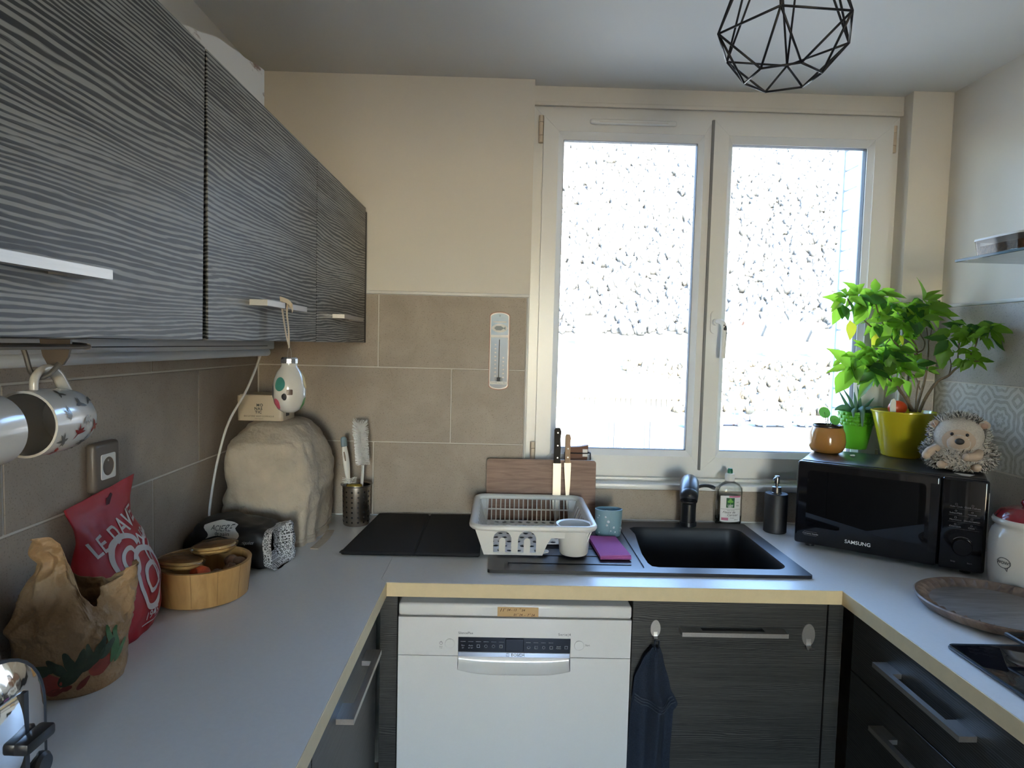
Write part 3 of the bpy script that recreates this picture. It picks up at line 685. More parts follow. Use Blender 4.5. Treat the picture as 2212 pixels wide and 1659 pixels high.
def mug(name, label, c, flip, prints):
    t = thing(name, label, 'mug', c)
    M = Matrix.Rotation(math.radians(90), 4, 'X') if not flip else Matrix.Rotation(math.radians(-90), 4, 'X')
    CM = mat('mug_glaze', (.66,.62,.55), .2, coat=.4)
    R = .0425
    prof = [(.0, -.0455), (.026, -.0455), (.031, -.043), (.038, -.03), (.0415, -.01), (R, .02), (.0415, .05), (.0385, .05), (.0392, .02), (.038, -.01), (.034, -.03), (.0, -.038)]
    b = MB().lathe(prof, 40, M=M).obj('cup', CM, t, smooth=60)
    e = -1 if not flip else 1
    hd = spline([(0, .032*e, .037), (0, .030*e, .056), (0, .014*e, .0665), (0, -.008*e, .060), (0, -.024*e, .040), (0, -.028*e, .033)], 6)
    MB().tube(hd, [.0068]*len(hd), 10, sx=.75, sy=1.15).obj('handle', CM, t, smooth=180)
    if prints:
        PR = mat('mug_red_print', (.30,.035,.03), .25); PG = mat('mug_grey_print', (.16,.15,.13), .25)
        def S(a, y, o=.0005):
            r = lerp([(-.05, .0415), (-.02, R), (.01, .0415), (.03, .038), (.0455, .031)], y)+o
            return V(r*math.cos(a), y, r*math.sin(a))
        rnd = random.Random(3)
        for (a, y, red) in ((-.35, -.01, 1), (-.75, .012, 0), (-.25, .026, 1), (.25, -.025, 0), (.55, 0.0, 0), (-.95, -.03, 1), (.1, .005, 0), (1.0, -.02, 0), (-1.3, .02, 0), (.7, .025, 0), (-.55, -.033, 0)):
            d = MB()
            for q in range(6):
                an = rnd.uniform(0, 6.28); l = rnd.uniform(.007, .0145); wv_ = rnd.uniform(.0012, .0028)
                ca, sa = math.cos(an), math.sin(an)
                pts = [(0, -wv_), (l*.6, -wv_*.8), (l, 0), (l*.6, wv_*.8), (0, wv_)]
                d.add([S(a+(px*ca-py*sa)/R, y+px*sa+py*ca, .0006+.00005*q) for px, py in pts], [(0,1,2,3,4)])
            d.obj('leaf_print', PR if red else PG, b, smooth=0)
    return t
mug('mug', 'cream mug with red leaf print hanging sideways from the hook rack', (.262, -1.385, 1.391), False, True)
mug('mug', 'plain cream mug hanging from the hook rack with its base outward', (.262, -1.535, 1.391), True, False)

# egg ornament on the cabinet handle
eg = thing('egg_ornament', 'white glass egg ornament with coloured spots hanging on a ribbon', 'ornament', (.4145, -.915, 1.40))
EGM = mat('frosted_egg', (.60,.57,.51), .15, var=.07, vs=20, coat=.5)
ep = [(0, -.046), (.012, -.0445), (.022, -.038), (.029, -.026), (.0325, -.010), (.0325, .006), (.0295, .024), (.0235, .038), (.0165, .0475), (.0155, .05), (.0155, .056)]
MB().lathe(ep, 40).obj('egg_body', EGM, eg, smooth=180)
MB().lathe([(.0, .0672), (.0145, .067), (.0168, .064), (.0168, .0555), (.0155, .0545)], 12).obj('cap', mat('silver_cap', (.62,.61,.59), .25, 1, bmp=.6, bs=300), eg, smooth=20)
MB().tube(spline([(-.004, 0, .066), (-.003, 0, .080), (.0, 0, .086), (.003, 0, .080), (.004, 0, .066)], 4), .0009, 6).obj('wire_loop', M_['steel'], eg)
def ES(a, z, o=.0004):
    r = lerp([(-.046, .0), (-.0445, .012), (-.038, .022), (-.026, .029), (-.010, .0325), (.006, .0325), (.024, .0295), (.038, .0235), (.05, .0155)], z)+o
    return V(r*math.cos(a), r*math.sin(a), z)
A0 = math.atan2(-1.314, .432)   # towards the room
def spot(name, a, z, ra, rz, col, rect=False):
    pts = arc(0, 0, 1, 0, 360, 20)[:-1] if not rect else rrect(-1, -1, 1, 1, .3, 3)
    k = len(pts); vs = [ES(A0+a+p[0]*ra*q/5, z+p[1]*rz*q/5, .0007) for q in range(6) for p in pts]
    MB().add(vs, [(q*k+i, q*k+(i+1) % k, q*k+k+(i+1) % k, q*k+k+i) for q in range(5) for i in range(k)]).obj(name, mat('spot_'+name+str(round(a, 1)), col, .35), eg, smooth=180)
spot('teal_spot', -.62, .014, .36, .014, (.05,.21,.17)); spot('pink_spot', -.95, -.026, .28, .011, (.50,.10,.15)); spot('yellow_spot', 1.25, .020, .22, .016, (.62,.43,.12))
spot('green_spot', 1.2, -.026, .22, .013, (.05,.22,.04)); spot('dark_spot', -1.25, -.002, .16, .014, (.06,.06,.06)); spot('brown_spot', .02, -.0015, .17, .0055, (.07,.03,.015), True); spot('black_spot', -.3, -.011, .15, .007, (.012,.012,.012))
# ribbon: over the handle bar and down to the wire loop
RB = mat('cream_ribbon', (.66,.52,.33), .7)
lx = .0; 
rb1 = spline([(-.001, .0, .0855), (.0005, -.006, .12), (-.003, -.007, .155), (-.0022, -.006, .1755), (-.0085, -.004, .1788), (-.0145, -.002, .1765), (-.0148, .0, .165), (-.009, .003, .12), (-.001, .001, .0865)], 6)
MB().ribbon(rb1, (0, 1, 0.0), .0085).obj('ribbon', RB, eg, smooth=60)
MB().ribbon(spline([(-.012, -.022, .183), (-.006, -.012, .181), (.0005, -.003, .1765), (.0035, .004, .168), (.003, .010, .160)], 5), (0, .5, .8), .010).ico((.0012, .004, .1715), (.004, .006, .0065), 2).obj('knot', RB, eg, smooth=60)

# white shabby crate on top of the wall cabinets
cr = thing('wooden_crate', 'white shabby wooden crate with curved rim on top of the cabinets', 'crate', (.27, -1.07, 1.949))
m_, t_, b_ = _nt('shabby_white'); co_ = coords(t_, (1, .3, 1))
f_ = nz(t_, co_, 26, 5, .7); mk_ = nz(t_, coords(t_, (1,1,1)), 5, 2)
mm_ = N(t_, 'ShaderNodeMath', operation='MULTIPLY'); t_.links.new(f_, mm_.inputs[0]); t_.links.new(mk_, mm_.inputs[1])
t_.links.new(ramp(t_, mm_.outputs[0], [(.35, (.66,.62,.56)), (.41, (.24,.15,.10))]), b_.inputs['Base Color']); b_.inputs['Roughness'].default_value = .7
SW = m_
def crim(y): return lerp([(-1.268, 1.953), (-1.18, 1.987), (-1.071, 2.018), (-.983, 2.031), (-.868, 2.050)], y)
ys = [-.868-.01*i for i in range(0, 41)]
poly = [(-1.268, 1.9495), (-.868, 1.9495)] + [(y, crim(y)) for y in ys]
MB().prism(poly, .328, .346, 'x').wobj('front_board', SW, cr, smooth=0)
MB().prism(poly, .182, .20, 'x').wobj('back_board', SW, cr, smooth=0)
for y in (-.886, -1.268): MB().box((.2, y, 1.9495), (.328, y+.018, 2.03)).wobj('end_board', SW, cr, smooth=0)
MB().box((.2, -1.25, 1.9495), (.328, -.886, 1.9595)).wobj('base_board', SW, cr, smooth=0)

# canvas bag over an appliance, tin on top
cv = thing('canvas_bag', 'beige canvas bag draped over a bulky appliance in the corner', 'bag', (.163, -.225, .9))
CVM = mat('beige_canvas', (.47,.40,.31), .9, var=.12, vs=14, bmp=.8, bs=34, bd=.008)
def CVS(u, v):
    a = 2*PI*u
    r = lerp([(0, .99), (.06, 1.0), (.3, 1.04), (.55, 1.03), (.72, .90), (.86, .64), (.93, .46), (1, 0)], v)
    z = lerp([(0, 0), (.06, .02), (.3, .125), (.55, .225), (.72, .30), (.86, .345), (.93, .357), (1, .358)], v)
    e = .62 if v < .7 else .72
    c, s = math.cos(a), math.sin(a); x = math.copysign(abs(c)**e, c); y = math.copysign(abs(s)**e, s)
    p = V(.137*r*x, .168*r*y, z)
    k = (1-v)**.3 if v > .88 else 1
    q = p*9; nn = noise.noise(q)*.016 + abs(noise.noise(p*21))*.012 - .004
    f = 1 if .03 < v < .9 else .25
    # long drape folds near the bottom
    fold = .006*math.sin(a*13+3*noise.noise(p*6))*max(0, 1-v*2.2)
    d = V(x, y, .15).normalized()
    return V(p.x+.0, p.y, max(0.0, p.z)) + V(d.x*(nn*f+fold), d.y*(nn*f+fold), 0)
cvo = MB().grid(CVS, 96, 60, True).obj('bag_cloth', CVM, cv, smooth=180)
MB().tube([CVS(i/80, .045)*1.0+V(0,0,.0) for i in range(80)], .006, 8, True, sx=1, sy=.5).obj('hem', CVM, cvo, smooth=180)
str_ = [(-.06, -.158, .0015), (-.05, -.163, .05), (-.03, -.166, .095), (-.028, -.166, .118), (-.018, -.167, .10), (-.006, -.169, .05), (.005, -.171, .0015)]
MB().ribbon(spline([V(*p)+V(-.02, -.012, 0) for p in str_], 6), (1, .15, .0), .018, .002).obj('handle_strap', CVM, cvo, smooth=60)
MB().ribbon(spline([(.152, -.165, .0015), (.156, -.12, .0015), (.158, -.05, .004), (.150, .02, .0015)], 6), (1, .0, .0), .024, .003).obj('handle_strap', CVM, cvo, smooth=60)

tn = thing('biscuit_tin', 'cream biscuit tin with printed name resting on the canvas bag', 'tin', (.126, -.245, 1.2585))
TNM = mat('tin_cream', (.52,.43,.31), .35)
a_, b2 = (-.068, -.058), (.068, .058)
MB().prism(rrect(a_[0], a_[1], b2[0], b2[1], .010, 5), 0, .056).obj('tin_body', TNM, tn, smooth=40)
MB().prism(rrect(a_[0]-.001, a_[1]-.001, b2[0]+.001, b2[1]+.001, .011, 5), .056, .0745).prism(rrect(a_[0]+.004, a_[1]+.004, b2[0]-.004, b2[1]-.004, .009, 5), .0745, .077).obj('lid', TNM, tn, smooth=40)
yf = -.0585
for i, s_ in enumerate(('MO', 'NAS', 'TIC')):
    MB().text(s_, .0115, (-.004+(.004 if i == 0 else 0), yf, .0465-i*.0105), (1,0,0), (0,0,1), off=.03, space=1.15).obj('lettering', M_['print'], tn, smooth=0)
MB().text('BISCUITERIE SAINT-DOMINIQUE', .0062, (-.002, yf, .0135), (1,0,0), (0,0,1)).obj('lettering', M_['print'], tn, smooth=0)
MB().text('www.monastic.fr', .0036, (-.002, yf, .0065), (1,0,0), (0,0,1)).obj('lettering', M_['print'], tn, smooth=0)
MB().box((.0683, -.030, .012), (.0687, .0, .03)).obj('side_print', M_['print'], tn, smooth=0)
MB().box((.0683, .015, .018), (.0687, .042, .042)).obj('side_print', M_['gprint'], tn, smooth=0)

# black crumpled bag with patterned lining
bk = thing('black_bag', 'crumpled black paper bag with patterned white lining before the canvas bag', 'bag', (.135, -.505, .9), rz=-.12)
BKM = mat('black_paper', (.010,.010,.011), .5, bmp=.3, bs=30, bd=.004)
def BS(u, v):
    a = 2*PI*u; hx = -.115+.225*v
    hh = lerp([(0, .070), (.15, .115), (.4, .13), (.7, .118), (.9, .115), (1, .105)], v); ww = lerp([(0, .05), (.2, .062), (.6, .068), (1, .062)], v)
    c, s = math.cos(a), math.sin(a); y = math.copysign(abs(c)**.6, c)*ww; z = hh/2+math.copysign(abs(s)**.6, s)*hh/2
    p = V(hx, y, z); n_ = noise.noise_vector(p*17)*.010+noise.noise_vector(p*45+V(3,1,2))*.004
    return V(p.x+n_.x, p.y+n_.y, max(.0006, p.z+n_.z*.9))
bko = MB().grid(BS, 64, 40, True).add([V(-.116, 0, .035)]+[BS(i/64, 0) for i in range(64)], [(0, 1+(i+1) % 64, 1+i) for i in range(64)]).obj('bag_paper', BKM, bk, smooth=180, weld=.0002)
m_, t_, b_ = _nt('ring_pattern'); vo = N(t_, 'ShaderNodeTexVoronoi'); vo.feature = 'F1'; vo.inputs['Scale'].default_value = 120; vo.inputs['Randomness'].default_value = .25
t_.links.new(coords(t_), vo.inputs['Vector'])
t_.links.new(ramp(t_, vo.outputs['Distance'], [(.30, (.62,.62,.62)), (.36, (.02,.02,.02)), (.46, (.02,.02,.02)), (.52, (.62,.62,.62))]), b_.inputs['Base Color'])
def LS(u, v):
    p = BS(u, 1); q = V(.113, 0, .055); d = (p-q); n_ = noise.noise(p*40)*.012
    if v < .5: return p + V(.0004, 0, 0) + V(.028*v*2, 0, 0)+d*(.12*v*2)+V(n_*v, 0, 0)
    return q + d*(1.12-(v-.5)*1.2)+V(.028-(v-.5)*.09+n_*.5, 0, 0)
lin = MB().grid(LS, 64, 12, True); lin.v = [V(p.x, p.y, max(.0006, p.z)) for p in lin.v]
lin.obj('lining', m_, bko, smooth=180)
def BF(x, z): # front face point by inverse search on u
    v = (x+.115)/.225; best = min((abs(BS(u/400, v).z-z), u) for u in range(120, 280)); p = BS(best[1]/400, v); return V(x, p.y-.0012, z)
lab = MB().grid(lambda u, v: BF(-.045+.085*u+.008*math.sin(v*5), .085+.034*v+.012*math.sin(u*3.0)-.006)+V(0, -.001-.006*abs(math.sin(u*6))*v, 0), 14, 6)
lbo = lab.obj('paper_label', mat('label_grey', (.64,.61,.56), .8), bko, smooth=60)
vs_, fs_ = txt('ACIERE'); MB().add([BF(.0+v.x*.017, .110+v.y*.017)+V(0, -.008, 0) for v in vs_], fs_).obj('lettering', M_['print'], lbo, smooth=0)
vs_, fs_ = txt('de pain'); MB().add([BF(.006+v.x*.014, .098+v.y*.014)+V(0, -.008, 0) for v in vs_], fs_).obj('lettering', M_['print'], lbo, smooth=0)
for s_, x, z, sz in (('Gourmandises', -.015, .064, .011), ('Fabriquées', .062, .074, .012), ('Artisan', .055, .05, .009), ('ateliers', .068, .036, .009)):
    vs_, fs_ = txt(s_, shear=.4); MB().add([BF(x+v.x*sz, z+v.y*sz+v.x*sz*.12) for v in vs_], fs_).obj('lettering', M_['gprint'], bko, smooth=0)

# bamboo bowl and contents
bw = thing('wooden_bowl', 'round bamboo bowl holding walnuts and wrapped pancakes', 'bowl', (.155, -.735, .9))
BAM = woodmat('bamboo', (.36,.19,.06), (.52,.30,.11), 10, (3,3,.6), .4)
MB().lathe([(0, .001), (.094, .001), (.099, .004), (.107, .084), (.0985, .084), (.091, .012), (0, .012)], 64).obj('bowl_body', BAM, bw, smooth=40)
for i in range(12):
    a = 2*PI*i/12+.2; MB().tube([(.0996*math.cos(a), .0996*math.sin(a), .006), (.1072*math.cos(a), .1072*math.sin(a), .085)], .0004, 4).obj('stave_joint', mat('stave', (.25,.13,.045), .6), bw)
WN = mat('walnut_shell', (.20,.11,.065), .6, var=.3, vs=60, bmp=.8, bs=90, bd=.003)
nut = None; rnd = random.Random(5)
spots = [(.052, .012, .056), (.070, -.022, .058), (.035, .060, .060), (-.02, -.075, .034), (.04, -.06, .04), (.0, -.03, .03), (-.05, -.055, .05), (.062, .040, .062), (-.02, .03, .03), (.03, -.015, .050), (-.03, -.070, .052), (.045, -.055, .060)]
for i, (x, y, z) in enumerate(spots):
    if nut is None:
        nm_ = MB().ico((0,0,0), (.0185, .0160, .0155), 3).noisy(.002, 120); nm_.tube([(.0187*math.cos(a*PI/12), 0, .0157*math.sin(a*PI/12)) for a in range(24)], .0012, 5, True)
        nut = nm_.obj('walnut', WN, smooth=180); n_ = nut
    else: n_ = nut.copy(); COL.objects.link(n_)
    n_.location = (.162+x, -.735+y, .9+z); n_.rotation_euler = (rnd.uniform(-.6, .6), rnd.uniform(-.6, .6), rnd.uniform(0, 6))
    tag(n_, 'brown walnut lying in the bamboo bowl', 'walnut', 'walnuts in the bamboo bowl')
PK = mat('pancake_side', (.62,.40,.15), .7, var=.1, vs=60); PT = mat('pancake_top', (.36,.17,.055), .7, var=.35, vs=38)
FILM = clear('clear_film', (.98,.98,.97), .12, .7)
for (x, y, z, rx, ry, lab_) in ((-.040, -.042, .082, -.12, .10, 'wrapped stack of pancakes at the front of the bamboo bowl'), (.008, .030, .096, -.10, -.06, 'wrapped stack of pancakes on top of another pack in the bowl')):
    t = thing('pancake_pack', lab_, 'pancakes', (.162+x, -.735+y, .9+z)); t.rotation_euler = (rx, ry, .3)
    for i in range(2):
        MB().lathe([(0, i*.008), (.044, i*.008), (.0475, i*.008+.0035), (.045, i*.008+.007)], 40).obj('pancake', PK, t, smooth=60)
        MB().lathe([(.045, i*.008+.007), (.043, i*.008+.0077), (0, i*.008+.0075)], 40).noisy(.0008, 60, i).obj('browned_top', PT, t, smooth=180)
    MB().ico((0, 0, .009), (.053, .050, .016), 4).noisy(.006, 45, 2+x).obj('plastic_wrap', FILM, t, smooth=25)
rp_ = MB().ico((0, 0, 0), (.024, .017, .014), 3).noisy(.006, 60, 9).obj('sweet_wrapper', mat('red_orange_foil', (.46,.07,.025), .35, var=.4, vs=40), smooth=25); rp_.location = (.176, -.792, .972)
tag(rp_, 'crumpled red-orange sweet wrapper among the walnuts in the bowl', 'wrapper')

# red bag
rdg = thing('red_bag', 'red printed paper pouch leaning on the tiles below the socket', 'bag', (.078, -.932, .9))
RM = mat('red_paper', (.40,.012,.022), .45, var=.08, vs=12, bmp=.25, bs=40, bd=.003)
WH = mat('bag_white_print', (.62,.55,.53), .5)
def RS(s, v, front=True, off=0.0):
    # s in [-1,1] across, v in [0,1] up
    wd = lerp([(0, .205), (.12, .250), (.35, .262), (.6, .225), (.76, .180), (.84, .186), (1, .232)], v)
    ym = lerp([(0, -.972), (.35, -.965), (.7, -.945), (1, -.930)], v)+.95
    bx = lerp([(0, .078), (.3, .066), (.7, .030), (1, .0145)], v)-.06
    bl = lerp([(0, .034), (.15, .05), (.4, .054), (.62, .040), (.8, .012), (.9, .0035), (1, .002)], v)
    k = max(0, 1-abs(s)**2.6)**.7
    crk = noise.noise(V(s*3, v*6, 2))*.006*k*(1 if v < .85 else .25)
    x = bx+(bl*k+crk if front else -min(bl, bx+.046)*k*.9)
    return V(x+(off if front else 0), ym+s*wd/2, .285*v+.012*s*v+ (1-v)**6*.0*s)
MB().grid(lambda u, v: RS(u*2-1, v, True), 40, 40).grid(lambda u, v: RS(1-u*2, v, False), 40, 40).add([RS(u/20-1, 0, True) for u in range(41)]+[RS(u/20-1, 0, False) for u in range(41)], [(i+1, i, 41+i, 42+i) for i in range(40)]).obj('pouch', RM, rdg, smooth=180, weld=.0004)
def RP(x, y): # metric placement on front: x (m) across from centre, y (m) up
    v = max(0.002, min(.998, y/.285)); wd = lerp([(0, .205), (.12, .250), (.35, .262), (.6, .225), (.76, .180), (.84, .186), (1, .232)], v)
    return RS(max(-.985, min(.985, x/(wd/2))), v, True, .0011)
def wring(cx, cy, r0, r1, ex=1, wob=0, a0=0, a1=360, nm='ring_print', ph=0):
    n = 48; m = MB(); vs = []
    for i in range(n+1):
        a = math.radians(a0+(a1-a0)*i/n); wv_ = 1+wob*math.sin(3*a+ph)
        for q in range(4): r = (r0+(r1-r0)*q/3)*wv_; vs.append(RP(cx+r*ex*math.cos(a), cy+r*math.sin(a)))
    fs = [(i*4+q, i*4+q+1, i*4+4+q+1, i*4+4+q) for i in range(n) for q in range(3)]
    return m.add(vs, fs).obj(nm, WH, rdg, smooth=180)
wring(.042, .105, .022, .031, .95, .06); wring(.042, .105, .050, .061, .9, .06, ph=1)
wring(-.006, .152, .018, .027, 1, .05); wring(-.006, .152, .041, .051, 1, .05, 20, 250, ph=.5)
wring(.086, .128, .050, .060, .62, .05, 60, 235); wring(.088, .125, .032, .040, .6, .05, 70, 230)
def rtext(s, x, y, sz, ang, off=.015, shear=0, nm='lettering'):
    vs_, fs_ = txt(s, 'CENTER', shear, off)
    return decal(MB(), RP, vs_, fs_, (x, y), ang, sz).obj(nm, WH, rdg, smooth=0)
rtext('LE DAVE', .0, .205, .043, .16); rtext('NS', .060, .176, .030, .1); rtext('1945', .030, .034, .022, .04)
decal(MB(), RP, *flat([(-.03, 0), (.036, 0), (.036, .0028), (-.03, .0028)]), (.032, .018), .04).obj('rule_print', WH, rdg, smooth=0)
decal(MB(), RP, *flat([(-.011, -.005), (.0, -.008), (.008, -.001), (.016, .004), (.012, .010), (.002, .006), (-.005, .007)]), (.012, .262), .2).obj('dark_mark', mat('dark_red_mark', (.06,.004,.006), .7), rdg, smooth=0)  # flat dark red mark laid on the pouch near its top

# kraft bag
kb = thing('kraft_bag', 'crumpled brown kraft bag printed with vegetables beside the toaster', 'bag', (.107, -1.112, .9))
KM = mat('kraft_paper', (.32,.195,.095), .55, var=.15, vs=16, bmp=1.0, bs=38, bd=.010)
HT = [(-180, .215), (-150, .245), (-115, .262), (-80, .262), (-62, .255), (-50, .215), (-38, .160), (-24, .142), (-8, .165), (8, .205), (22, .205), (40, .17), (80, .165), (130, .19), (180, .215)]
def KS(a, v, off=0):
    d = (math.degrees(a)+180) % 360-180; H = lerp(HT, d); z = v*H
    r = lerp([(0, .078), (.02, .084), (.06, .087), (.10, .086), (.14, .076), (.18, .060), (.22, .047), (.27, .040)], z)
    c, s = math.cos(a), math.sin(a)
    e = .85; x = math.copysign(abs(c)**e, c); y = math.copysign(abs(s)**e, s)
    if y > 0: y *= .6
    if -6 < d < 45 and z > .11: r += (z-.11)*.75*min(1, (d+6)/12, (45-d)/15)
    p = V(x*r*.98-.10*max(0, z-.10), y*r-.05*max(0, z-.1), z)
    k = min(1, z/.03)
    dv = noise.noise(p*22)*.009 + (.5-abs(noise.noise(p*38+V(1,2,3))))*.010-.004
    k2 = k*(.3 if z < .07 else .3+1.6*min(1, (z-.07)/.05))
    p += V(x, y, 0)*(dv*k2) + V(0, 0, noise.noise(p*30)*.006*k*(1 if v > .6 else 0)); p += V(x, y, 0)*off
    return V(max(-.0975, p.x), p.y, max(.0005, p.z))
kbo = MB().grid(lambda u, v: KS(2*PI*u-PI, v), 110, 56, True).add([V(0, 0, .0008)]+[KS(2*PI*i/110-PI, 0) for i in range(110)], [(0, 1+(i+1) % 110, 1+i) for i in range(110)]).obj('paper', KM, kb, smooth=180, weld=.0002)
kq = kbo.modifiers.new('s', 'SOLIDIFY'); kq.thickness = .0006; kq.offset = -1
def KP(x, y):
    a = math.radians(-57)+x/.092; d = (math.degrees(a)+180) % 360-180; H = lerp(HT, d); return KS(a, max(0, min(1, y/H)), .0012)
DG = mat('print_green', (.028,.045,.022), .6, var=.4, vs=80); RT = mat('print_red', (.27,.045,.028), .6, var=.25, vs=60); RD = mat('print_darkred', (.16,.025,.015), .6)
LG = mat('print_leafgreen', (.06,.14,.05), .6)
def blob(nm, x, y, rx, ry, ang, mt, pt=1.0, o=0):
    pts = [(math.cos(t)*rx*(1 if math.cos(t) < 0 else pt), math.sin(t)*ry*(1 if math.cos(t) < .3 else .8)) for t in [2*PI*i/16 for i in range(16)]]
    S2 = lambda a, b: KP(a, b)*(1+o)
    decal(MB(), S2, *flat(pts), (x, y), ang).obj(nm, mt, kbo, smooth=180)
blob('tomato_print', -.045, .032, .021, .019, 0, RT); blob('tomato_print', .042, .048, .024, .017, .25, RT)
blob('radish_print', -.036, .016, .014, .0065, .3, RD, o=.004); blob('radish_print', -.062, .022, .012, .005, -.1, RD, o=.004); blob('radish_print', .010, .026, .015, .006, .7, RD, o=.004); blob('radish_print', -.018, .022, .010, .005, .3, RD, o=.004)
for i, (x, y, a, l) in enumerate(((-.01, .042, .6, .025), (-.03, .056, 2.4, .018), (-.048, .056, 3.0, .014), (.005, .06, 1.3, .02), (.016, .056, .3, .02), (-.012, .062, 2.0, .018), (.03, .066, .2, .016), (.04, .075, 1.0, .018), (.052, .07, .6, .018), (.02, .072, 1.7, .014), (-.056, .048, 3.4, .014))):
    blob('leaf_print', x, y, l, l*.48, a, DG, 1.25, .006+.001*i)
for i, (x, y, a, l) in enumerate(((.068, .062, 1.2, .02), (.074, .075, 1.5, .022), (.062, .085, 1.8, .02), (.08, .055, .9, .018))): blob('leaf_print', x, y, l, l*.33, a, LG, 1.25, .006+.001*i)

# toaster
ts = thing('toaster', 'chrome toaster with black lever and knob at the worktop edge', 'toaster', (.125, -1.46, .9))
def prof_t(g): return [(-.095+g, .012)] + [(-.095+g, .10)] + [(-.0+(.095-g)*math.cos(math.radians(t)), .10+(.098-g)*math.sin(math.radians(t))) for t in range(170, 9, -10)] + [(.095-g, .10), (.095-g, .012)]
MB().prism(prof_t(0), -.108, .102, 'x').obj('shell', M_['chrome'], ts, smooth=30)
ep_ = MB().prism(prof_t(.0), .102, .108, 'x').obj('end_trim', M_['black'], ts, smooth=30)
def TE(u, v):
    # bulged chrome end: v = 0 centre, 1 rim of the rounded outline
    q = prof_t(.004); n = len(q); k = u*n; i = int(k) % n; t = k-int(k); a, b = q[i], q[(i+1) % n]
    y, z = a[0]+(b[0]-a[0])*t, a[1]+(b[1]-a[1])*t
    return V(.108+.022*(1-v**2.6), y*v, .10+(z-.10)*v)
MB().grid(TE, 80, 12, True).obj('end_plate', M_['chrome'], ts, smooth=180)
MB().box((-.10, -.088, 0), (.098, .088, .012)).obj('base', M_['black'], ts, smooth=0)
MB().box((.118, .026, .025), (.1290, .034, .150)).obj('lever_slot', M_['black'], ts, smooth=0)
MB().rbox((.126, .006, .080), (.147, .058, .096), .004).rbox((.118, .024, .083), (.128, .036, .093), .002).obj('lever', M_['black'], ts)
MB().lathe([(.017, 0), (.0165, .012), (.013, .016), (0, .016)], 24, M=Matrix.Translation((.112, .064, .032)) @ Matrix.Rotation(math.radians(90), 4, 'Y')).obj('knob', M_['black'], ts)
for y in (-.035, .035): MB().rbox((-.09, y-.014, .1905 if 0 else .176), (.085, y+.014, .1935), .003).obj('bread_slot', M_['black'], ts)

# ================================================================== BACK WORKTOP ITEMS
# perforated utensil pot
ut = thing('utensil_pot', 'perforated steel pot holding washing-up brushes', 'pot', (.375, -.118, .9))
MB().lathe([(0, .0), (.0405, .0), (.0425, .003), (.0455, .128), (.0515, .1325), (.0515, .1345), (.0440, .130), (.0408, .006), (0, .004)], 48).obj('pot_body', M_['steeld'], ut, smooth=40)
pf = MB()
for r in range(7):
    for i in range(14):
        a = 2*PI*i/14+.12; z = .014+r*.0165; rr = .0425+(.003*z/.128); c, s = math.cos(a), math.sin(a)
        pf.cyl((c*(rr-.001), s*(rr-.001), z), (c*(rr+.0006), s*(rr+.0006), z), .0034, n=10)
po_ = pf.obj('perforations', M_['black'], ut); po_['kind'] = 'stuff'
# dish brush (long white handle)
db = thing('dish_brush', 'white dish brush with grey-blue handle tip in the steel pot', 'brush', (.354, -.118, .935))
hp_ = spline([(-.006, 0, .0), (-.004, 0, .05), (-.001, .0, .085), (-.008, .0, .12), (-.013, .0, .165), (-.019, 0, .21), (-.022, 0, .236)], 5)
MB().tube(hp_, [.0055]*10+[.0045]*4+[.0055+.004*math.sin(PI*min(1, i/14)) for i in range(len(hp_)-14)], 12, sx=1.25, sy=.7).obj('handle', M_['white'], db, smooth=180)
MB().tube(spline([(-.0205, 0, .222), (-.0225, 0, .238), (-.0245, 0, .254)], 5), [.0092]*8+[.008, .006, .003], 12, sx=1.25, sy=.75).obj('handle_tip', mat('grey_blue', (.22,.30,.34), .4), db, smooth=180)
MB().tube([(-.020, -.0075, .205), (-.017, -.0085, .190), (-.0145, -.0085, .175)], [.002, .003, .002], 8).obj('grip_slot', mat('slot_brown', (.25,.19,.14), .6), db)
bz = MB()
for i in range(26):
    z = .072+.0017*i; a = i*1.35; l = .024
    for q in range(3):
        an = a+q*2.09; bz.tube([(-.003, 0, z), (-.003+l*math.cos(an), l*math.sin(an), z+.004)], .0008, 4)
b_ = bz.obj('bristles', M_['white'], db); b_['kind'] = 'stuff'
# bottle brush
bb_ = thing('bottle_brush', 'white bottle brush standing head up in the steel pot', 'brush', (.392, -.112, .935))
MB().tube(spline([(-.008, 0, .0), (-.005, 0, .06), (.0, 0, .12), (.001, 0, .16)], 4), .0058, 10, sx=.8).obj('handle', M_['white'], bb_, smooth=180)
MB().tube([(.001, 0, .158), (-.003, 0, .20), (-.009, 0, .285)], .0016, 8).obj('wire_core', M_['steel'], bb_)
bz = MB(); rnd = random.Random(2)
for i in range(900):
    k = i/900; z = .162+.125*k; x0 = .001-.010*k; an = i*2.39996
    l = (.0235 if z < .255 else .0235+.004*(1-abs(z-.268)/.02)); up_ = rnd.uniform(-.003, .005)+(0 if z < .262 else (z-.262)*1.0)
    bz.tube([(x0, 0, z), (x0+l*math.cos(an), l*math.sin(an), z+up_)], .0008, 3)
b_ = bz.obj('bristles', mat('bristle_white', (.93,.92,.90), .6), bb_, smooth=0); b_['kind'] = 'stuff'
sp_ = MB().rbox((-.026, -.013, .0), (.026, .013, .05), .006, 3).noisy(.002, 150).obj('scrub_sponge', mat('yellow_scrub', (.55,.38,.06), .9, var=.25, vs=200, bmp=1, bs=400, bd=.003), smooth=60)
sp_.location = (.372, -.140, .992); sp_.rotation_euler = (.05, 0, .05); sp_.location.z = .986
tag(sp_, 'yellow scrubbing sponge tucked in the steel pot', 'sponge')

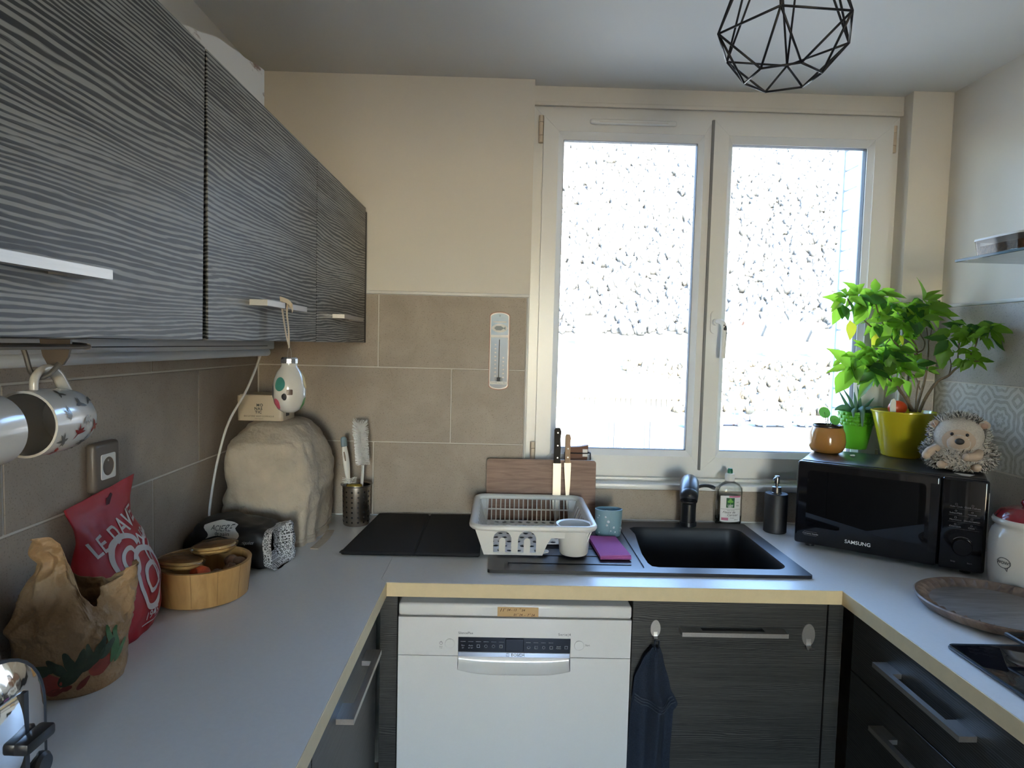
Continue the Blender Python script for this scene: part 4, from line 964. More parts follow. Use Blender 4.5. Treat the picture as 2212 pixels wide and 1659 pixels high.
# drying mat
dm_ = thing('drying_mat', 'black folded dish drying mat on the back worktop', 'mat', (.60, -.235, .9))
FB = mat('black_fabric', (.009,.010,.013), .85, bmp=.6, bs=1200)
for x0, x1 in ((.432, .606), (.610, .795)):
    q = MB().rbox((x0, -.437, .9), (x1, -.026, .913), .006, 3)
    q.v = [V(p.x-.022*(p.y+.03)*(-1)*.0 + (.03*(p.y+.026)/.41 if x0 < .5 and p.x < .5 else 0) + (.03 if x0 < .5 and p.x < .5 else 0)*0, p.y, p.z) for p in q.v]
    q.wobj('mat_panel', FB, dm_, smooth=60)
MB().rbox((.600, -.434, .9), (.616, -.029, .909), .003).wobj('fold_seam', FB, dm_, smooth=60)
MB().ribbon(spline([(.46, -.430, .906), (.425, -.428, .9075), (.400, -.424, .9068)], 4), (.1, 1, 0), .018, .004).wobj('hanging_loop', FB, dm_, smooth=60)

# thermometer on the tiles
th_ = thing('wall_thermometer', 'blue enamel thermometer with a fish emblem on the tiles', 'thermometer', (.834, -.011, 1.48))
def thp(w, h0, h1, b): return [(-w, h0)]+[(w*math.cos(math.radians(t)), h0+b*math.sin(math.radians(t))) for t in range(190, 350, 16)]+[(w, h0), (w, h1)]+[(w*math.cos(math.radians(t)), h1+b*math.sin(math.radians(t))) for t in range(10, 180, 16)]+[(-w, h1)]
MB().prism(thp(.0345, -.118, .120, .015), -.0035, 0, 'y').obj('plate_edge', mat('rust_red', (.30,.09,.05), .4), th_, smooth=30)
MB().prism(thp(.0325, -.117, .119, .0135), -.0042, -.0034, 'y').obj('white_border', mat('enamel_pink', (.62,.55,.52), .3), th_, smooth=30)
m_, t_, b_ = _nt('sea_blue'); sx_ = N(t_, 'ShaderNodeSeparateXYZ'); t_.links.new(coords(t_), sx_.inputs[0])
mr_ = N(t_, 'ShaderNodeMapRange'); mr_.inputs[1].default_value = -.13; mr_.inputs[2].default_value = .13; t_.links.new(sx_.outputs[2], mr_.inputs[0])
t_.links.new(ramp(t_, mr_.outputs[0], [(0, (.025,.065,.15)), (.6, (.09,.19,.36)), (1, (.20,.32,.44))]), b_.inputs['Base Color']); b_.inputs['Roughness'].default_value = .3
MB().prism(thp(.0290, -.115, .117, .0115), -.0048, -.0041, 'y').obj('blue_face', m_, th_, smooth=30)
Y5 = -.0052; ENW = mat('enamel_white', (.60,.61,.60), .35)
MB().add([(p[0], Y5, p[1]) for p in [(0, .079)]+[(.027*math.cos(a*PI/16), .079+.0145*math.sin(a*PI/16)) for a in range(32)]], [(0, 1+(i+1) % 32, 1+i) for i in range(32)]).obj('fish_oval', ENW, th_, smooth=0)
FG = mat('fish_ink', (.20,.24,.27), .5)
MB().add([(-.019, Y5-.0003, .079), (-.012, Y5-.0003, .086), (.004, Y5-.0003, .0865), (.014, Y5-.0003, .080), (.020, Y5-.0003, .085), (.020, Y5-.0003, .073), (.014, Y5-.0003, .078), (.004, Y5-.0003, .0715), (-.012, Y5-.0003, .072)], [(0,8,7,6,5,4,3,2,1)]).obj('fish_emblem', FG, th_, smooth=0)
MB().box((-.029, Y5, .047), (.029, Y5+.0004, .056)).obj('name_band', ENW, th_, smooth=0)
MB().box((-.029, Y5, -.113), (.029, Y5+.0004, -.104)).obj('name_band', ENW, th_, smooth=0)
MB().text('la famille depuis 1853', .0055, (0, Y5-.0003, -.1085), (1,0,0), (0,0,1), shear=.3).obj('lettering', M_['print'], th_, smooth=0)
MB().box((-.022, Y5, .098), (.022, Y5+.0003, .1022)).obj('title_band', ENW, th_, smooth=0)
MB().cyl((0, -.0062, -.092), (0, -.0062, .040), .0012, n=8).obj('capillary', M_['print'], th_)
MB().rbox((-.006, -.009, -.103), (.006, -.0048, -.089), .002).obj('bulb_guard', M_['print'], th_)
MB().ico((-.009, -.006, -.096), (.004, .002, .006), 2).ico((.009, -.006, -.096), (.004, .002, .006), 2).obj('bulb_guard_ear', ENW, th_)
for i in range(9):
    z = .022-.0134*i
    MB().text(str(50-10*i), .006, (-.013, Y5-.0002, z), (1,0,0), (0,0,1)).obj('scale_number', ENW, th_, smooth=0)
    if i > 2: MB().text(str(50-10*i), .006, (.0145, Y5-.0002, z-.004), (1,0,0), (0,0,1)).obj('scale_number', ENW, th_, smooth=0)
MB().tube([(.0025*math.cos(a*PI/6), Y5-.0003, .1215+.0025*math.sin(a*PI/6)) for a in range(12)], .0005, 5, True).obj('hang_eyelet', M_['print'], th_)

# cutting board leaning on the wall
bd_ = thing('cutting_board', 'brown wooden cutting board leaning upright behind the dish rack', 'board', (.988, -.052, .9))
bd_.rotation_euler = (-.075, 0, .0)
MB().prism(rrect(-.187, .0, .187, .214, .010, 4), -.0075, .0075, 'y').obj('board', woodmat('walnut_board', (.17,.085,.05), (.30,.17,.115), 9, (.6,1,9), .5), bd_, smooth=30)
# knives standing in the rack against the board
BL = mat('knife_blade', (.50,.44,.35), .42, 1)
def knife(label, x, wtop, hmat, riv, z0, zb, zt, hw, taper=False):
    t = thing('kitchen_knife', label, 'knife', (x, -.0855, z0)); t.rotation_euler = (-.075, 0, .02)
    L = zb-z0
    if taper: MB().prism([(.002, .03), (wtop*.22, .07), (wtop*.42, .13), (wtop*.5, L), (-wtop*.5, L), (-wtop*.2, .10)], -.0009, .0009, 'y').obj('blade', BL, t, smooth=0)
    else: MB().prism([(-.001, 0), (wtop*.35, .03), (wtop*.5, .09), (wtop*.5, L-.008), (wtop*.5, L), (-wtop*.5, L), (-wtop*.5, .05)], -.0009, .0009, 'y').obj('blade', BL, t, smooth=0)
    H = zt-zb
    hpol = [(-hw*.5, L), (hw*.5, L), (hw*.42, L+.02), (hw*.5, L+.05), (hw*.42, L+H*.7), (hw*.55, L+H-.012), (hw*.3, L+H), (-hw*.3, L+H), (-hw*.5, L+H-.008)]
    h = MB().prism(hpol, -.0075, .0075, 'y').obj('handle', hmat, t, smooth=0)
    for z in riv: MB().cyl((0, -.0085, L+H*z), (0, .0085, L+H*z), .0026, n=14).obj('rivet', M_['steel'], h)
WH_ = woodmat('beech_handle', (.30,.17,.08), (.42,.26,.14), 12, (4,4,.5), .5)
knife('black-handled kitchen knife standing against the cutting board', 1.0395, .027, mat('knife_black', (.02,.015,.012), .6, spec=.25), (.16, .5, .86), .905, 1.108, 1.228, .022)
knife('wooden-handled kitchen knife standing against the cutting board', 1.0745, .024, WH_, (.2, .5), .905, 1.110, 1.207, .018, True)
# small brown holder on the sill behind the board
bh = thing('sill_holder', 'small brown card holder in a black wire ring on the sill', 'holder', (1.118, .018, 1.031))
MB().prism([(-.030, 0), (.030, 0), (.034, .11), (.036, .128), (.004, .122), (-.032, .120)], -.012, .012, 'y').obj('card_holder', mat('brown_card', (.20,.095,.06), .7), bh, smooth=0)
MB().box((.016, -.0128, .088), (.033, -.012, .114)).obj('paper_tag', M_['white'], bh, smooth=0)
MB().tube([(.045*math.cos(a*PI/12), .018*math.sin(a*PI/12), .100) for a in range(24)], .0022, 6, True).tube([(.045, 0, .100), (.045, 0, 0)], .0022, 6).tube([(-.045, 0, .100), (-.045, 0, 0)], .0022, 6).obj('wire_ring', M_['black'], bh)

# dish rack ------------------------------------------------------------
dk = thing('dish_rack', 'white plastic dish rack with arched cut-outs and cutlery cup', 'dish rack', (.945, -.27, .909))
RKM = mat('rack_white', (.74,.72,.67), .32)
RX0, RX1, RY0, RY1, RZ = .772, 1.118, -.455, -.078, .998
BX0, BX1, BY0, BY1, BZ = .806, 1.085, -.435, -.105, .9125
rim = rrect(RX0, RY0, RX1, RY1, .035, 6)
MB().tube([(x, y, RZ-.006) for x, y in rim], .0085, 10, True, sx=1.0, sy=1.15).wobj('rim', RKM, dk, smooth=180)
# front panel with two arches
def arch(x0, x1, z0, z1):
    c = (x0+x1)/2; r = (x1-x0)/2
    out = [(x0, z0), (c-.009, z0)]+[(c-.009, z0+.036)]+[(c+.0085*math.cos(math.radians(t)), z0+.036+.0085*math.sin(math.radians(t))) for t in (150, 110, 70, 30)]+[(c+.009, z0+.036), (c+.009, z0), (x1, z0), (x1, z1-r)]
    return out+[(c+r*math.cos(math.radians(t)), z1-r+r*math.sin(math.radians(t))) for t in range(15, 180, 15)]+[(x0, z1-r)]
xf0, xf1 = .792, .988
fy = lambda z: RY0+.004+(RZ-z)/(RZ-BZ)*(BY0-RY0-.004)
ff = lambda x, z, h: V(x, fy(z)+h, z)
MB().prism([(.806, .909), (.972, .909), (.985, .945), (.995, .962), (1.09, .964), (1.112, .994), (.778, .994)], 0, .003, holes=[arch(.832, .883, .917, .982), arch(.902, .953, .917, .982)], fn=ff).wobj('front_panel', RKM, dk, smooth=30)
# side panels with slots
for sx, nm in ((0, 'side_panel'), (1, 'side_panel')):
    xx = (lambda z: RX0+.004+(RZ-z)/(RZ-BZ)*(BX0-RX0-.004)) if sx == 0 else (lambda z: RX1-.004-(RZ-z)/(RZ-BZ)*(RX1-BX1-.004))
    hl = [rrect(y, .925, y+.02, .98, .008, 3) for y in ((-.39, -.355, -.315, -.275, -.235, -.195, -.155) if sx == 0 else (-.30, -.265, -.23, -.195, -.16))]
    MB().prism([(-.430, .909), (-.11, .909), (-.085, .994), (-.448, .994)], 0, .003, holes=hl, fn=lambda y, z, h, xx=xx, sx=sx: V(xx(z)+(h if sx == 0 else -h), y, z)).wobj(nm, RKM, dk, smooth=30)
# back: rails + upright bars
MB().rbox((.80, BY1, .909), (1.09, BY1+.004, .918), .001, 1).wobj('back_rail', RKM, dk); MB().rbox((.79, BY1+.011, .950), (1.10, BY1+.014, .955), .001, 1).wobj('back_rail', RKM, dk)
for i in range(19):
    x = .806+i*.0152; MB().tube([(x, BY1+.002, .912), (x, RY1-.002, RZ-.006)], .0021, 6).wobj('plate_bar', RKM, dk)
MB().prism([(1.083, .909), (1.090, .909), (1.108, .994), (1.075, .994)], 0, .003, fn=lambda x, z, h: V(x, BY1+.004+(z-.909)*.25+h, z)).wobj('back_corner_panel', RKM, dk)
MB().prism([(.800, .909), (.808, .909), (.812, .994), (.783, .994)], 0, .003, fn=lambda x, z, h: V(x, BY1+.004+(z-.909)*.25+h, z)).wobj('back_corner_panel', RKM, dk)
# perforated floor
hl = []
for j in range(8):
    for i in range(10):
        cx = .826+i*.0262+(.013 if j % 2 else 0); cy = -.415+j*.042
        if cx < 1.07 and not (cx > .985 and cy < -.35): hl.append([(cx+.0085*math.cos(2*PI*q/8), cy+.0125*math.sin(2*PI*q/8)) for q in range(8)])
MB().prism([(.808, -.433), (.975, -.433), (.985, -.345), (1.083, -.345), (1.083, -.106), (.808, -.106)], .914, .917, holes=hl).wobj('floor_grid', RKM, dk, smooth=0)
for x, y in ((.83, -.41), (.935, -.415), (.83, -.13), (1.06, -.13)): MB().cyl((x, y, .9092 if x > .82 else .9), (x, y, .915), .010, .012, 16).wobj('foot', RKM, dk)
cpo = MB().lathe([(0, .006), (.0375, .006), (.041, .010), (.0475, .085), (.052, .0885), (.052, .092), (.0455, .0895), (.0385, .013), (0, .010)], 40, c=(1.063, -.411, .905)).wobj('cutlery_cup', RKM, dk, smooth=40)
MB().cyl((1.063, -.411, .9092), (1.063, -.411, .912), .014, n=16).wobj('foot', RKM, dk)

# blue cutlery drainer
bc = thing('cutlery_drainer', 'blue two-lobed cutlery drainer with pale dots behind the sponge cloth', 'cutlery drainer', (1.196, -.205, .9045))
BLU = mat('blue_plastic', (.20,.34,.40), .4)
def eight(g, s=1):
    pts = []
    for i in range(48):
        t = 2*PI*i/48; r = (.037-g)*(1+.13*math.cos(2*t)-.02*math.cos(4*t)); pts.append((r*math.cos(t)*1.06*s, r*math.sin(t)*.86*s))
    return pts
m = MB(); lv = [(0, .86, .0), (0, .93, .006), (0, .97, .05), (0, 1.0, .085), (.0025, 1.0, .086), (.0035, .97, .05), (.0035, .9, .008)]
for g_, s_, z in lv: m.v += [V(x, y, z) for x, y in eight(g_, s_)]
for a in range(len(lv)-1):
    for i in range(48): j = (i+1) % 48; m.f.append((a*48+i, a*48+j, a*48+48+j, a*48+48+i)); m.mi.append(0)
m.f.append(tuple(range(48))[::-1]); m.f.append(tuple(range(6*48, 7*48))); m.mi += [0, 0]
cu = m.obj('cup', BLU, bc, smooth=60)
MB().grid(lambda u, v: V(-.002+.004*math.sin(v*3), (-.027+.054*u), .01+.066*v+.0*u), 8, 6).obj('divider', BLU, cu, solid=.002)
DT = mat('pale_dot', (.62,.70,.73), .4)
rnd = random.Random(8)
for i in range(16):
    t = 2*PI*(rnd.uniform(.5, .98)); z = rnd.uniform(.012, .07); e = eight(0, .955+.03*z/.05)[int(t/2/PI*48) % 48]; rr = rnd.uniform(.0022, .005)
    d = V(e[0], e[1], 0).normalized(); MB().ico((e[0]*1.005, e[1]*1.005, z), (rr, rr, rr), 2, Matrix(((d.x*.25, -d.y, 0), (d.y*.25, d.x, 0), (0, 0, 1)))).obj('dot', DT, cu)
# pink sponge cloth
pk = thing('sponge_cloth', 'folded pink sponge cloth on the sink drainer', 'cloth', (1.172, -.352, .9066))
PKM = mat('pink_cellulose', (.46,.12,.36), .9, bmp=1, bs=600, bd=.002)
pk.rotation_euler = (0, 0, .05)
def cl(z0, z1, dx):
    mb = MB()
    def top(u, v):
        x = -.043+.088*u+dx*(1-v); y = -.098+.196*v; return V(x, y, z1+.0006*math.sin(u*60)*math.sin(v*110)+.002*math.sin(v*3+u*2))
    return mb.grid(top, 44, 60)
MB().rbox((-.043, -.098, .0), (.045, .098, .0045), .002, 2).obj('lower_fold', PKM, pk, smooth=60)
q = cl(.005, .0105, .0); k = len(q.v); q.add([V(p.x, p.y, .0048) for p in q.v], [f[::-1] for f in q.f]); w_ = 45
bd2 = [i for i in range(45)]+[45*j+44 for j in range(1, 61)]+[45*60+i for i in range(43, -1, -1)]+[45*j for j in range(59, 0, -1)]
q.add([q.v[i] for i in bd2]+[q.v[i+k] for i in bd2], [(i, (i+1) % len(bd2), len(bd2)+(i+1) % len(bd2), len(bd2)+i) for i in range(len(bd2))][::-1])
q.obj('upper_fold', PKM, pk, smooth=50, weld=.0001)
MB().tube([(-.043, -.098+.0, .0052), (.045, -.098, .0052)], .0052, 10).obj('folded_edge', PKM, pk)

# washing-up liquid bottle
wl = thing('washing_up_bottle', 'clear washing-up liquid bottle with white label and green cap', 'bottle', (1.641, -.0345, .9))
PET = clear('clear_pet', (.95,.96,.955), .08, .7)
bpf = [(.0, .0), (.040, .0), (.0455, .006), (.0465, .04), (.0455, .085), (.046, .115), (.0445, .128), (.034, .143), (.018, .151), (.0155, .154), (.0155, .158)]
MB().lathe(bpf, 48, sy=.48).obj('bottle_body', PET, wl, smooth=50)
MB().lathe([(.0, .0015), (.0435, .003), (.0450, .03), (.0, .0302)], 40, sy=.46).obj('liquid', clear('soap_liquid', (.72,.74,.72), .02, 1), wl, smooth=50)
MB().lathe([(.0165, .154), (.0165, .170), (.0145, .178), (.0095, .180), (.0, .180)], 32).obj('cap', M_['white'], wl)
MB().lathe([(.0088, .179), (.0088, .191), (.0075, .193), (.0068, .196), (0, .196)], 24).obj('cap_top', mat('green_cap', (.01,.16,.08), .35), wl)
def LB(x, z, o=.0006): y = -.48*math.sqrt(max(.000001, .0468**2-min(abs(x), .0463)**2)); return V(x, y-o, z)
LBL = mat('label_white', (.74,.73,.73), .5)
lo2 = MB().grid(lambda u, v: LB(-.0345+.069*u, .016+.088*v+.004*math.sin(PI*u)*(1 if v > .5 else -1)*.5), 20, 12).obj('label', LBL, wl, smooth=180)
def lbt(s, x, z, sz, mt, sh=0, off=0, al='CENTER', nm='lettering'):
    vs_, fs_ = txt(s, al, sh, off); MB().add([LB(x+v.x*sz, z+v.y*sz, .0014) for v in vs_], fs_).obj(nm, mt, lo2, smooth=0)
GRN = mat('label_green', (.01,.11,.03), .5); LGR = mat('tree_green', (.16,.42,.05), .5); PNK = mat('label_pink', (.55,.16,.27), .5)
MB().grid(lambda u, v: LB(-.016+.028*u, .064+.034*v, .0010), 8, 2).obj('logo_panel', GRN, lo2, smooth=0)
tm = MB()
for (x, z, r) in ((-.002, .088, .006), (-.007, .085, .005), (.003, .085, .005), (-.0025, .0925, .004)): tm.add([LB(x, z, .0013)]+[LB(x+r*math.cos(a*PI/6), z+r*.8*math.sin(a*PI/6), .0013) for a in range(12)], [(0, 1+a, 1+(a+1) % 12) for a in range(12)])
tm.add([LB(-.0032, .074, .0013), LB(-.0008, .074, .0013), LB(-.0012, .084, .0013), LB(-.0028, .084, .0013)], [(0,1,2,3)]).obj('tree_emblem', LGR, lo2, smooth=0)
lbt("L'ARBRE", -.002, .0725, .0052, LBL, off=.02); lbt('VERT', -.002, .067, .0075, LBL, off=.03)
MB().grid(lambda u, v: LB(-.007+.040*u, .0995+.0055*v, .0010), 8, 1).obj('pink_band', PNK, lo2, smooth=0)
MB().grid(lambda u, v: LB(-.030+.022*u, .020+.009*v, .0010), 6, 1).obj('pink_band', PNK, lo2, smooth=0)
MB().grid(lambda u, v: LB(-.033+.066*u, .0585+.0008*v, .0010), 12, 1).obj('rule_print', M_['print'], lo2, smooth=0)
lbt('Liquide vaisselle', .0, .0545, .0042, M_['print']); lbt('Fleurs de', -.006, .048, .0115, M_['print'], .35); lbt('Cerisier', .006, .0385, .0115, M_['print'], .35)
lbt('Ecolabel', .006, .0285, .0042, M_['print']); lbt('500 ml', .019, .0225, .0045, M_['print']); lbt('eco', .024, .083, .006, M_['print']); lbt('75%', .023, .071, .006, M_['print'])

# soap dispenser
sd_ = thing('soap_dispenser', 'black cylindrical soap dispenser with steel pump by the microwave', 'soap dispenser', (1.772, -.112, .9))
MB().lathe([(0, 0), (.034, 0), (.0365, .0025), (.0365, .128), (.035, .1305), (0, .1305)], 48).obj('body', mat('dispenser_black', (.018,.018,.021), .5), sd_, smooth=40)
PM = mat('pump_steel', (.22,.215,.21), .28, 1)
MB().lathe([(.0165, .1305), (.0165, .133), (.0150, .134), (.0150, .152), (.0135, .153), (0, .153)], 32).obj('collar', PM, sd_, smooth=40)
MB().cyl((0, 0, .153), (0, 0, .165), .0045, n=16).lathe([(0, .164), (.0085, .164), (.0085, .187), (.0075, .189), (0, .189)], 24).obj('pump_head', PM, sd_, smooth=40)
MB().tube(spline([(0, 0, .184), (-.010, -.012, .1845), (-.019, -.022, .182), (-.021, -.0245, .178)], 4), .0036, 10).obj('nozzle', PM, sd_)

# ================================================================== SINK DOOR HOOKS, TOWEL
def oval_hook(label, x, z, s=1):
    t = thing('adhesive_hook', label, 'hook', (x, -.6125, z))
    MB().prism([(.0135*s*math.cos(2*PI*i/28), .0235*s*math.sin(2*PI*i/28)) for i in range(28)], -.0025, 0, 'y').obj('oval_plate', M_['steel'], t, smooth=30)
    MB().ribbon(spline([(0, -.003, -.008*s), (0, -.005, -.02*s), (0, -.012, -.027*s), (0, -.020, -.026*s), (0, -.023, -.020*s)], 4), (1, 0, 0), .010*s, .002).obj('hook_tongue', M_['steel'], t)
oval_hook('oval steel hook holding the navy towel', 1.2565, .783, .95)
oval_hook('empty oval steel hook on the sink door', 1.654, .773, 1.25)
tw = thing('towel', 'navy blue towel hanging by its loop from the oval hook', 'towel', (1.2565, -.64, .45))
TWM = mat('navy_terry', (.014,.022,.040), .95, var=.3, vs=300, bmp=1, bs=800, bd=.002)
def TWS(u, v, back=False):
    z = .742-.42*v
    wl = lerp([(0, -.012), (.06, -.032), (.2, -.054), (.5, -.060), (1, -.066)], v); wr = lerp([(0, .010), (.06, .018), (.25, .040), (.36, .062), (.40, .050), (.7, .046), (1, .052)], v)
    x = wl+(wr-wl)*u
    f = .013*math.sin(u*7+1.2*v)+.008*math.sin(u*15+2)*min(1, v*3)
    return V(1.2565+x, -.634+f*min(1, .3+v*2)-(.0 if not back else -.010)-.006*(1-abs(2*u-1)), z)
a = MB().grid(TWS, 40, 48).grid(lambda u, v: TWS(1-u, v, True), 40, 48); a.wobj('towel_cloth', TWM, tw, smooth=180)
MB().ribbon(spline([(1.2525, -.636, .738), (1.251, -.634, .760), (1.2565, -.633, .7605), (1.262, -.634, .760), (1.2605, -.636, .738)], 5), (0, 1, 0), .006, .002).wobj('hanging_loop', TWM, tw)
for i in range(3):
    MB().tube([TWS(u/20*.9+.05, .30+i*.018+.04*math.sin(u/20*3))+V(0, -.0022, 0) for u in range(21)], .0016, 5).wobj('woven_band', mat('navy_band', (.03,.04,.06), .7), tw)

# ================================================================== RIGHT SIDE
MWA = math.atan2(-.27, .398)
mw = thing('microwave', 'black microwave oven set across the right corner with plants on top', 'microwave', (1.768, -.262, .9), rz=MWA)
# local frame: x along the front, y back, z up; origin at front-left bottom
L_, D_, H_ = .481, .305, .27
MB().rbox((0.004, .02, .012), (L_-.004, D_, H_), .008, 3).obj('casing', mat('microwave_casing', (.012,.013,.014), .3, var=.15, vs=50), mw, smooth=40)
MB().rbox((0, 0, .012), (.372, .026, H_-.002), .008, 3).obj('door', M_['blackg'], mw, smooth=40)
MB().rbox((.374, 0, .012), (L_, .026, H_-.002), .008, 3).obj('control_panel', M_['blackg'], mw, smooth=40)
cp_ = mw.children[-1]; dr2 = mw.children[1]
dr2 = [c for c in mw.children if c.name.startswith('door')][0]
MB().prism(rrect(.03, .068, .338, .242, .012, 4), -.0006, .0002, 'y').obj('door_window', mat('window_tint', (.003,.003,.004), .02), dr2, smooth=0)
MB().box((.348, -.0006, .05), (.369, .0002, .245)).obj('door_grip', mat('grip_grey', (.010,.010,.012), .15), dr2, smooth=0)
MB().text('SAMSUNG', .0150, (.175, -.0008, .040), (1,0,0), (0,0,1), off=.008).obj('lettering', M_['wprint'], dr2, smooth=0)
MB().text('Ceramic Inside', .0072, (.046, -.0008, .046), (1,0,0), (0,0,1)).obj('lettering', M_['gprint'], dr2, smooth=0)
for z in (.0405, .0515): MB().box((.028, -.0008, z), (.064, -.0004, z+.0004)).obj('rule_print', M_['gprint'], dr2, smooth=0)
CG = mat('panel_print', (.16,.16,.17), .6)
for i, (a, b) in enumerate((('Auto Cook', 'Quick Defrost'), ('Soften/Melt', 'Favorite'), ('Microwave', 'Deodorization'), ('Child Lock', 'Clock'))):
    for j, s_ in enumerate((a, b)):
        MB().text(s_, .0062, (.409+.037*j, -.0008, .189-i*.0185), (1,0,0), (0,0,1)).obj('lettering', CG, cp_, smooth=0)
        rg = MB(); ring(rg, (.409+.037*j, .1955-i*.0185), .0024, .0005, -.0008, 10, i % 2 == 0); rg.obj('button_icon', CG, cp_, smooth=0)
    MB().box((.393, -.0008, .183-i*.0185), (.464, -.0004, .1834-i*.0185)).obj('rule_print', mat('rule_dim', (.05,.05,.05), .5), cp_, smooth=0)
MB().lathe([(.024, 0), (.0235, .010), (.021, .013), (0, .013)], 40, M=Matrix.Translation((.428, 0, .079)) @ Matrix.Rotation(math.radians(90), 4, 'X')).obj('dial', M_['blackg'], cp_)
MB().add([V(.428+r*math.cos(math.radians(t)), -.0009, .079+r*math.sin(math.radians(t))) for t in range(40, 141, 10) for r in (.027, .0277)], [(2*i, 2*i+1, 2*i+3, 2*i+2) for i in range(10)]).obj('dial_arc', CG, cp_, smooth=0)
MB().text('Start', .006, (.447, -.0008, .036), (1,0,0), (0,0,1)).obj('lettering', CG, cp_, smooth=0); MB().text('Stop', .006, (.409, -.0008, .036), (1,0,0), (0,0,1)).obj('lettering', CG, cp_, smooth=0)
MB().rbox((L_-.001, .004, .10), (L_+.0008, .006, .235), .0004, 1).obj('edge_trim', M_['steel'], cp_)
for x, y in ((.04, .04), (.44, .04), (.04, .27), (.44, .27)): MB().cyl((x, y, 0), (x, y, .013), .014, n=16).obj('foot', M_['black'], mw)
MT = .9+H_
def mwp(x, y): # place on the microwave top from local coordinates
    c, s = math.cos(MWA), math.sin(MWA); return (1.768+x*c-y*s, -.262+x*s+y*c, MT)
def on_mw(px_, py_): return pZ(MT, px_, py_)

# brown ceramic pot with small plant
c0 = on_mw(1785, 977); bp = thing('brown_pot', 'small tan ceramic pot with a round-leaved seedling on the microwave', 'pot plant', (c0.x, c0.y, MT))
TAN = mat('tan_glaze', (.40,.19,.05), .15, coat=.5)
MB().lathe([(0, 0), (.036, 0), (.048, .006), (.0565, .022), (.058, .04), (.0545, .068), (.048, .083), (.046, .086), (.0415, .086), (.045, .066), (.046, .03), (0, .02)], 48).obj('pot', TAN, bp, smooth=60)
MB().lathe([(.0465, .086), (.0475, .090), (.045, .0935), (.0415, .0905), (.0415, .086)], 48).obj('rim', mat('dark_brown_rim', (.02,.012,.012), .25), bp, smooth=60)
SOIL = mat('soil', (.035,.022,.014), .95, bmp=1, bs=200, bd=.004)
MB().lathe([(.0445, .074), (0, .078)], 32).obj('soil', SOIL, bp)
STM = mat('plant_stem', (.16,.15,.07), .6); LFR = leafmat('round_leaf', (.06,.19,.045), (.16,.42,.06))
def rleaf(parent, c, r, nrm, mt=LFR, nm='leaf'):
    nrm = Vector(nrm).normalized(); a = nrm.orthogonal().normalized(); b = nrm.cross(a); c = Vector(c)
    vs = [c]+[c+a*(r*math.cos(t))+b*(r*math.sin(t)*.82)-nrm*.002 for t in [2*PI*i/18 for i in range(18)]]
    return MB().add(vs, [(0, 1+i, 1+(i+1) % 18) for i in range(18)]).obj(nm, mt, parent, smooth=180)
for pts, r, nr in (([(.0, 0, .076), (-.008, -.005, .10), (-.016, -.01, .122), (-.020, -.012, .135)], .0165, (-.75, -.65, .2)), ([(.0, 0, .076), (.002, -.01, .095), (.006, -.018, .110), (.010, -.026, .113)], .0165, (.1, -.75, .65)), ([(0, 0, .076), (.0, .0, .10), (.0, .002, .126)], .006, (0, -.6, .7)), ([(0, 0, .076), (.018, -.005, .105), (.038, -.002, .104), (.05, .0, .086)], .010, (.5, -.6, .5))):
    MB().tube(spline(pts, 4), .0014, 6).obj('stem', STM, bp); rleaf(bp, V(*pts[-1]), r*1.25, nr)

# green pot with aloe
c0 = on_mw(1846, 968); gp = thing('aloe_pot', 'bright green textured pot with an aloe behind the tan pot', 'pot plant', (c0.x, c0.y, MT))
GP = mat('green_plastic', (.10,.42,.02), .35)
MB().lathe([(0, 0), (.036, 0), (.038, .003), (.0605, .128), (.0605, .131), (.058, .131), (.036, .006), (0, .006)], 48).obj('pot', GP, gp, smooth=40)
for r in range(4):
    for i in range(14):
        a0 = 2*PI*(i+.5*(r % 2))/14; z = .084+.0115*r; rr = .038+(.0225*(z-.003)/.125)+.0004
        MB().grid(lambda u, v: V((rr+.0018*v+.0012)*math.cos(a0+.19*(2*u-1)), (rr+.0018*v+.0012)*math.sin(a0+.19*(2*u-1)), z+.0095*v), 4, 1).obj('raised_brick', GP, gp, solid=.0015)
MB().lathe([(.057, .118), (0, .122)], 32).obj('soil', SOIL, gp)
ALO = leafmat('aloe_skin', (.16,.30,.22), (.18,.36,.18), .4, .15)
def aloe(pts, w):
    w *= 1.3; sp = spline([V(q[0]*1.35, q[1]*1.2, .12+(q[2]-.12)*1.25) for q in pts], 5); n = len(sp); return MB().tube(sp, [w*(1-(i/(n-1))**1.7)+.0008 for i in range(n)], 8, sx=1.1, sy=.55).obj('aloe_leaf', ALO, gp, smooth=180)
for pts, w_ in (([(-.01, 0, .12), (-.03, -.008, .145), (-.055, -.012, .185)], .008), ([(-.004, .006, .12), (-.014, .006, .155), (-.034, .01, .19)], .008), ([(0, 0, .12), (-.004, .0, .155), (-.010, 0, .183)], .008), ([(.008, .0, .12), (.006, 0, .16), (-.003, 0, .200)], .009), ([(.012, .002, .12), (.026, .0, .145), (.042, -.004, .168)], .009),
               ([(0, -.01, .12), (-.006, -.035, .137), (-.012, -.055, .125), (-.013, -.06, .09)], .012), ([(-.012, -.004, .12), (-.04, -.02, .140), (-.062, -.028, .138), (-.072, -.03, .132)], .009), ([(.01, -.006, .12), (.04, -.02, .138), (.068, -.026, .135), (.088, -.03, .110)], .008), ([(.0, -.012, .12), (.012, -.04, .139), (.018, -.058, .128), (.02, -.066, .10)], .010), ([(-.01, -.01, .12), (-.03, -.045, .135), (-.036, -.058, .115)], .009)): aloe(pts, w_)
